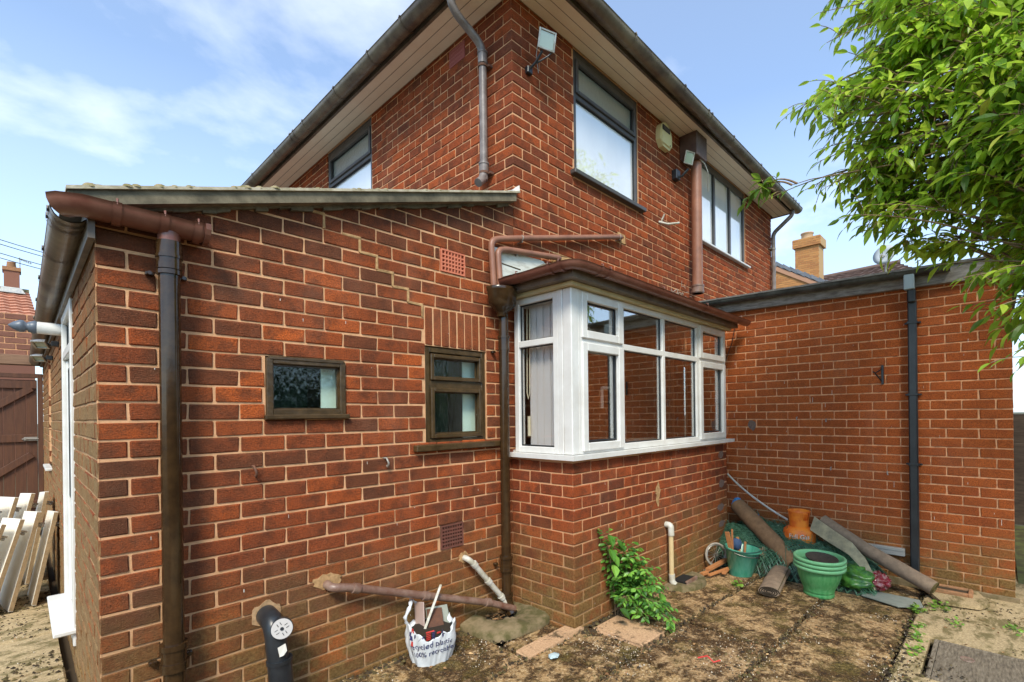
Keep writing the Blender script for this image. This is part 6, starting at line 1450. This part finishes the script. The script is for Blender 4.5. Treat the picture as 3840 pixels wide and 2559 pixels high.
# stacked laminate panels leaning in the alley
def panel(foot, top, w, th, i, lb):
    f, t2 = Vector(foot), Vector(top); up = (t2 - f); L = up.length; up.normalize(); along = Vector(((.04, .13, .20, .27)[i % 4], -.98, 0)); along = (along - up * along.dot(up)).normalized(); nrm = up.cross(along)
    m = Matrix(((along.x, nrm.x, up.x, f.x), (along.y, nrm.y, up.y, f.y), (along.z, nrm.z, up.z, f.z), (0, 0, 0, 1)))
    t_ = thing('laminate_panel', lb, 'panel', 'cream cupboard panels stacked in the alley')
    b = MB(); b.cbox((-w, -th / 2, 0), (0, th / 2, L), .001, m); b.build('board', M['panel'], t_)
    b = MB(); b.box((-w, -th / 2 - .0005, -.001), (.0015, th / 2 + .0005, 0), m); b.box((0, -th / 2, .004), (.0015, th / 2, L - .004), m); b.build('raw_edge', M['panel_edge'], t_)
    b = MB(); b.tube([m @ Vector((-.05, th / 2, L - .10)), m @ Vector((-.05, th / 2 + .05, L - .10))], .009, 8); b.lathe([(.001, .05), (.013, .046), (.016, .035), (.008, .022), (.008, 0)], m @ Vector((-.08, th / 2, L - .12)), 12, axis=nrm); b.build('fittings', M['steel'], t_)
PL = [((-.165, 3.12, -.01), (-.02, 3.20, .76), 'front panel of the stack nearest the house wall'), ((-.30, 3.08, -.01), (-.125, 3.18, .78), 'second front panel in the stack from the house wall'), ((-.42, 3.02, -.01), (-.225, 3.12, .74), 'third front panel in the stack with pale top edge'), ((-.55, 2.98, -.01), (-.33, 3.08, .72), 'fourth front panel at the left picture edge'),
      ((-.20, 3.95, -.01), (-.055, 4.05, .86), 'back row panel nearest the house wall'), ((-.34, 3.9, -.01), (-.15, 4.0, .86), 'second back row panel leaning behind the front row'), ((-.46, 3.85, -.01), (-.26, 3.95, .84), 'third back row panel leaning behind the front row'), ((-.60, 3.8, -.01), (-.38, 3.9, .83), 'outermost back row panel at the left picture edge')]
for i, (f, t2, lb) in enumerate(PL): panel(f, t2, .50, .028, i, lb)
# ================================================================== DISTANT HOUSES
def tiled_roof(parent, a, b_, c, d, rows, mat, tw_=.3):
    """a-b eaves, d-c ridge; stepped courses with rolls"""
    a, b_, c, d = map(Vector, (a, b_, c, d)); nrm = (b_ - a).cross(d - a).normalized(); nrm = nrm if nrm.z > 0 else -nrm; mb = MB()
    for r_ in range(rows):
        t0, t1 = r_ / rows, (r_ + 1) / rows; p, q = a.lerp(d, t0), b_.lerp(c, t0); s_, u_ = a.lerp(d, t1), b_.lerp(c, t1)
        n_ = max(1, int((q - p).length / tw_)); vs = []; fs = []
        for k in range(n_ * 2 + 1):
            f = k / (n_ * 2); h = .035 if k % 2 else .0; vs += [p.lerp(q, f) + nrm * (.07 + h), s_.lerp(u_, f) + nrm * (.0 + h)]; vs.append(p.lerp(q, f))
        for k in range(n_ * 2): fs += [(3 * k, 3 * k + 3, 3 * k + 4, 3 * k + 1), (3 * k + 2, 3 * k + 5, 3 * k + 3, 3 * k)]
        mb.add(vs, fs)
    return mb.build('roof_tiles', mat, parent, stuff=True)
fh = thing('distant_house', 'distant house with pink clay tiled roof seen over the alley wall', 'house')
tiled_roof(fh, (-6, 22, 4.6), (.35, 22, 4.6), (.05, 25, 6.62), (-6, 25, 6.62), 15, M['roof_tile'])
b = MB(); b.quad((.35, 22, 4.6), (.35, 28, 4.6), (.05, 25, 6.62)); b.quad((-6, 25, 6.62), (.05, 25, 6.62), (.35, 28, 4.6), (-6, 28, 4.6)); b.build('rear_roof', M['roof_tile'], fh)
b = MB(); b.box((-6, 22.3, -.3), (.15, 27.7, 4.62)); b.build('wall', M['neigh_brick'], fh)
b = MB(); b.tube([(-6, 25, 6.66), (.05, 25, 6.66)], .10, 8); b.build('ridge_tiles', M['moss'], fh)
ch = MB(); ch.box((-.62, 24.7, 6.3), (-.20, 25.3, 7.50)); co_ = ch.build('chimney', M['neigh_brick'], fh); ch = MB(); ch.box((-.66, 24.66, 7.36), (-.16, 25.34, 7.5)); ch.lathe([(.14, 7.5), (.12, 7.72), (.13, 7.74), (.001, 7.74)], (-.42, 25, 0), 12); ch.build('chimney_pot', M['terracotta'], co_)
ch = MB(); ch.prism([(-.78, 24.6, 6.5), (-.05, 24.6, 6.5), (-.16, 24.68, 6.72), (-.66, 24.68, 6.72)], (0, .7, 0)); fixn(ch.build('chimney_flashing', M['lead'], co_))
b = MB(); b.tube([(-.19, 25, 7.3), (-.19, 25, 7.98)], .015, 6); b.tube([(-.24, 25, 7.93), (.14, 25, 7.80)], .012, 5)
for k in range(6): b.tube([(-.2 + k * .06, 24.8, 7.92 - k * .02), (-.2 + k * .06, 25.2, 7.92 - k * .02)], .008, 4)
b.build('aerial', M['galv'], fh)
for i, (z0_, z1_) in enumerate(((6.05, 5.3), (5.9, 5.2), (5.72, 4.9), (5.55, 4.8))):
    b = MB(); A = Vector((-9, 13, z0_ + 1.9)); Z = Vector((6, 20, z1_ + 1.0)); b.tube([A.lerp(Z, k / 12) + Vector((0, 0, -.5 * math.sin(math.pi * k / 12))) for k in range(13)], .010, 4, False)
    tag(b.build('overhead_cable', M['black'], None), ['topmost', 'second', 'third', 'lowest'][i] + ' of the four thin overhead cables at the left edge', 'cable', 'overhead cables at the left edge')
yh = thing('buff_brick_house', 'buff brick house gable with grey verge tiles and tall chimney behind the garage', 'house')
W = Wall(yh, M['yellow_brick']); gtop = lambda s: 8.45 - abs(s - 1.2) * .64
W.limit = 120
W.run((22, 6.2, 0), (0, -1, 0), (-1, 0, 0), 5.6, 5.9, 8.3, lambda j: (B, .06) if j % 2 else (B / 2, .06), (), lambda s: 8.35 - max(0, s - 1.2) * .60)
W.finish()
b = MB(); b.prism([(22.01, 7.5, -.3), (22.01, .8, -.3), (22.01, .8, 5.9), (22.01, 5.0, 8.45), (22.01, 7.5, 7.4)], (6, 0, 0)); fixn(b.build('wall', far_brick('buff_mortar', (.50, .31, .14), (.50, .31, .14), None), yh))
b = MB()
for k in range(15):
    a = Vector((21.93, 5.0, 8.47)).lerp(Vector((21.93, .95, 5.98)), k / 15); c2 = Vector((21.93, 5.0, 8.47)).lerp(Vector((21.93, .95, 5.98)), (k + 1.12) / 15); b.prism([a + Vector((-.02 * (k % 2), 0, .05)), c2 + Vector((0, 0, -.0)), c2 + Vector((0, 0, .16)), a + Vector((0, 0, .22))], (6.2, 0, 0))
fixn(b.build('verge_tiles', M['slate_tile'], yh))
b = MB(); b.prism([(21.95, 5.0, 8.27), (21.95, .95, 5.78), (21.95, .95, 5.98), (21.95, 5.0, 8.47)], (.04, 0, 0)); fixn(b.build('bargeboard', plain('pink_barge', (.42, .22, .13), .8), yh))
cW = thing('buff_chimney', 'tall buff brick chimney stack with single clay pot', 'chimney')
W = Wall(cW, M['yellow_brick']); W.limit = 200
W.run((22.2, 3.25, 0), (0, -1, 0), (-1, 0, 0), .90, 6.7, 8.45, lambda j: (B, .06) if j % 2 else (B / 2, .06)); W.run((22.12, 3.33, 0), (0, -1, 0), (-1, 0, 0), 1.06, 8.46, 8.80, lambda j: (B / 2, .06) if j % 2 else (B, .06)); W.finish()
b = MB(); b.box((22.21, 2.36, 6.0), (23.0, 3.24, 8.46)); b.box((22.13, 2.28, 8.45), (23.1, 3.32, 8.80)); b.build('stack_core', plain('buff_mortar_core', (.46, .29, .13), .9), cW)
b = MB(); b.lathe([(.23, 8.80), (.22, 9.02), (.25, 9.04), (.25, 9.08), (.001, 9.08)], (22.5, 2.85, 0), 16); b.build('chimney_pot', plain('buff_pot', (.50, .33, .20), .8), cW)
lr = thing('low_tiled_roof', 'low brown tiled roof ridge showing above the garage gutter', 'roof')
tiled_roof(lr, (21, 2.5, 6.25), (21, -1.2, 6.25), (23.5, -.2, 7.32), (23.5, 2.6, 7.32), 6, M['roof_brown'])
b = MB(); b.tube([(23.5, 2.6, 7.34), (23.5, -.2, 7.42)], .10, 8); b.build('ridge_tiles', M['roof_brown'], lr); b = MB(); b.box((21.5, -1.2, -.3), (25, 2.6, 6.25)); b.build('wall', M['yellow_brick'], lr)
sdh = thing('satellite_dish', 'pale grey satellite dish on the roof beside the overhanging leaves', 'satellite dish')
b = MB(); b.lathe([(.001, 0), (.20, .02), (.36, .08), (.37, .09), (.20, .035), (.001, .015)], (21.5, .02, 7.26), 28, axis=(-1, .25, .25)); b.build('reflector', M['dish'], sdh)
b = MB(); b.tube([(21.5, .02, 7.26), (21.15, .08, 7.15)], .02, 6); b.tube([(21.6, .02, 7.26), (21.6, .02, 6.2)], .03, 6); b.cbox((21.08, .03, 7.1), (21.18, .13, 7.22), .01); b.build('arm', M['galv'], sdh)
# strip seen past the garage end: timber fence, grassy bank, far trees, greenhouse
fe = thing('timber_fence', 'dark wet timber fence beyond the end of the garage', 'fence')
for i in range(15):
    b = MB(); b.cbox((8.9 + .0, -3.9 , .02 + i * .098), (8.93 , -2.1, .02 + i * .098 + .11), .004, Matrix.Translation((0, 0, 0)), .002); b.build('fence_board', M['fence'], fe)
for y in (-3.85, -2.95): b = MB(); b.cbox((8.80, y, -.2), (8.88, y + .09, 1.60), .006); b.build('fence_post', M['fence'], fe)
bk2 = MB(); n = 14; vs = []; fs = []
for i in range(n + 1):
    for k in range(n + 1): x = 5.95 + 2.9 * i / n; y = -5.2 + 2.15 * k / n; vs.append((x, y, -.10 + .10 * i / n + .05 * MN.noise(Vector((x * 3, y * 3, 0)))))
for i in range(n):
    for k in range(n): fs.append((i * (n + 1) + k, (i + 1) * (n + 1) + k, (i + 1) * (n + 1) + k + 1, i * (n + 1) + k + 1))
bk2.add(vs, fs, True); o = bk2.build('soil_bank', plain('soil_and_moss', (.045, .035, .015), .95, (.10, .11, .03), 9, .8, 40), None); o['kind'] = 'structure'
rg = random.Random(44)
def far_tree(x, y, h, r_, lb):
    t_ = thing('distant_tree', lb, 'tree', 'distant trees past the garage'); b = MB(); b.tube([(x, y, -.3), (x, y, h * .6)], [.25, .12], 7); b.build('trunk', M['trunk'], t_); b = MB()
    for i in range(1100):
        d = rvec(rg).normalized() * rg.random() ** .4; p = Vector((x, y, h * .6)) + Vector((d.x * r_, d.y * r_, d.z * h * .42)); b.tone = rg.random(); s_ = rg.uniform(.18, .38); u = rvec(rg).normalized(); v = u.cross(rvec(rg)).normalized()
        b.add([p, p + u * s_, p + (u + v) * s_ * .6, p + v * s_], [(0, 1, 2, 3)])
    b.build('crown', M['leaf_far'], t_, stuff=True)
far_tree(38, -13.2, 4.4, 2.6, 'left distant green tree behind the timber fence'); far_tree(44, -17.5, 5.0, 3.4, 'right distant green tree behind the timber fence'); far_tree(52, -17.0, 6.0, 3.0, 'farthest distant tree past the garage end')
gh = thing('distant_greenhouse', 'pale green greenhouse gable far beyond the timber fence', 'greenhouse')
b = MB(); b.prism([(24, -9.4, 1.0), (24, -8.0, 1.0), (24, -8.0, 2.5), (24, -8.7, 3.0), (24, -9.4, 2.5)], (3, 0, 0)); fixn(b.build('glass_body', plain('pale_green_glass', (.30, .48, .42), .3), gh)); b = MB(); b.box((23.98, -9.44, 2.45), (24.0, -7.96, 2.52)); b.box((23.98, -8.73, 1), (24.0, -8.67, 3)); b.build('glazing_bars', M['upvc'], gh)

# ================================================================== hedge added behind the viewer to darken reflections; tree mirrored upstairs
hedge = thing('added_hedge', 'tall green hedge added out of view behind the camera to darken reflections', 'hedge')
rg = random.Random(8); b = MB(); b.box((-14, -10.2, -.3), (13, -9.4, 2.6)); b.build('hedge_core', plain('hedge_core', (.012, .022, .008), .95), hedge); b = MB()
for i in range(5200):
    p = Vector((rg.uniform(-14, 13), -9.35 + rg.uniform(-.1, .22), rg.uniform(-.2, 2.8))); b.tone = rg.random(); s_ = rg.uniform(.08, .18); u = rvec(rg).normalized(); v = u.cross(rvec(rg)).normalized(); b.add([p, p + u * s_, p + (u + v) * s_ * .7, p + v * s_], [(0, 1, 2, 3)])
b.build('foliage', M['leaf_far'], hedge, stuff=True)

gt = thing('garden_tree', 'tall green garden tree beyond the right edge, mirrored in the upstairs window', 'tree')
b = MB(); b.tube([(9.3, -4.9, -.3), (9.2, -4.7, 3), (9.0, -4.4, 6)], [.2, .15, .06], 9); b.build('trunk', M['trunk'], gt); b = MB(); rg = random.Random(3)
for i in range(9):
    c = Vector((9.0, -4.3, 6.6)) + Vector((rg.gauss(0, .55), rg.gauss(0, .35), rg.gauss(.1, .6)))
    for k in range(330):
        p = c + rvec(rg).normalized() * .55 * rg.random() ** .5; b.tone = rg.random(); d = rvec(rg).normalized(); leaf_geo(b, p, d, Vector((0, 0, 1)) + rvec(rg, .4), .10, .045, b.tone)
b.build('foliage', M['leaf'], gt, stuff=True)
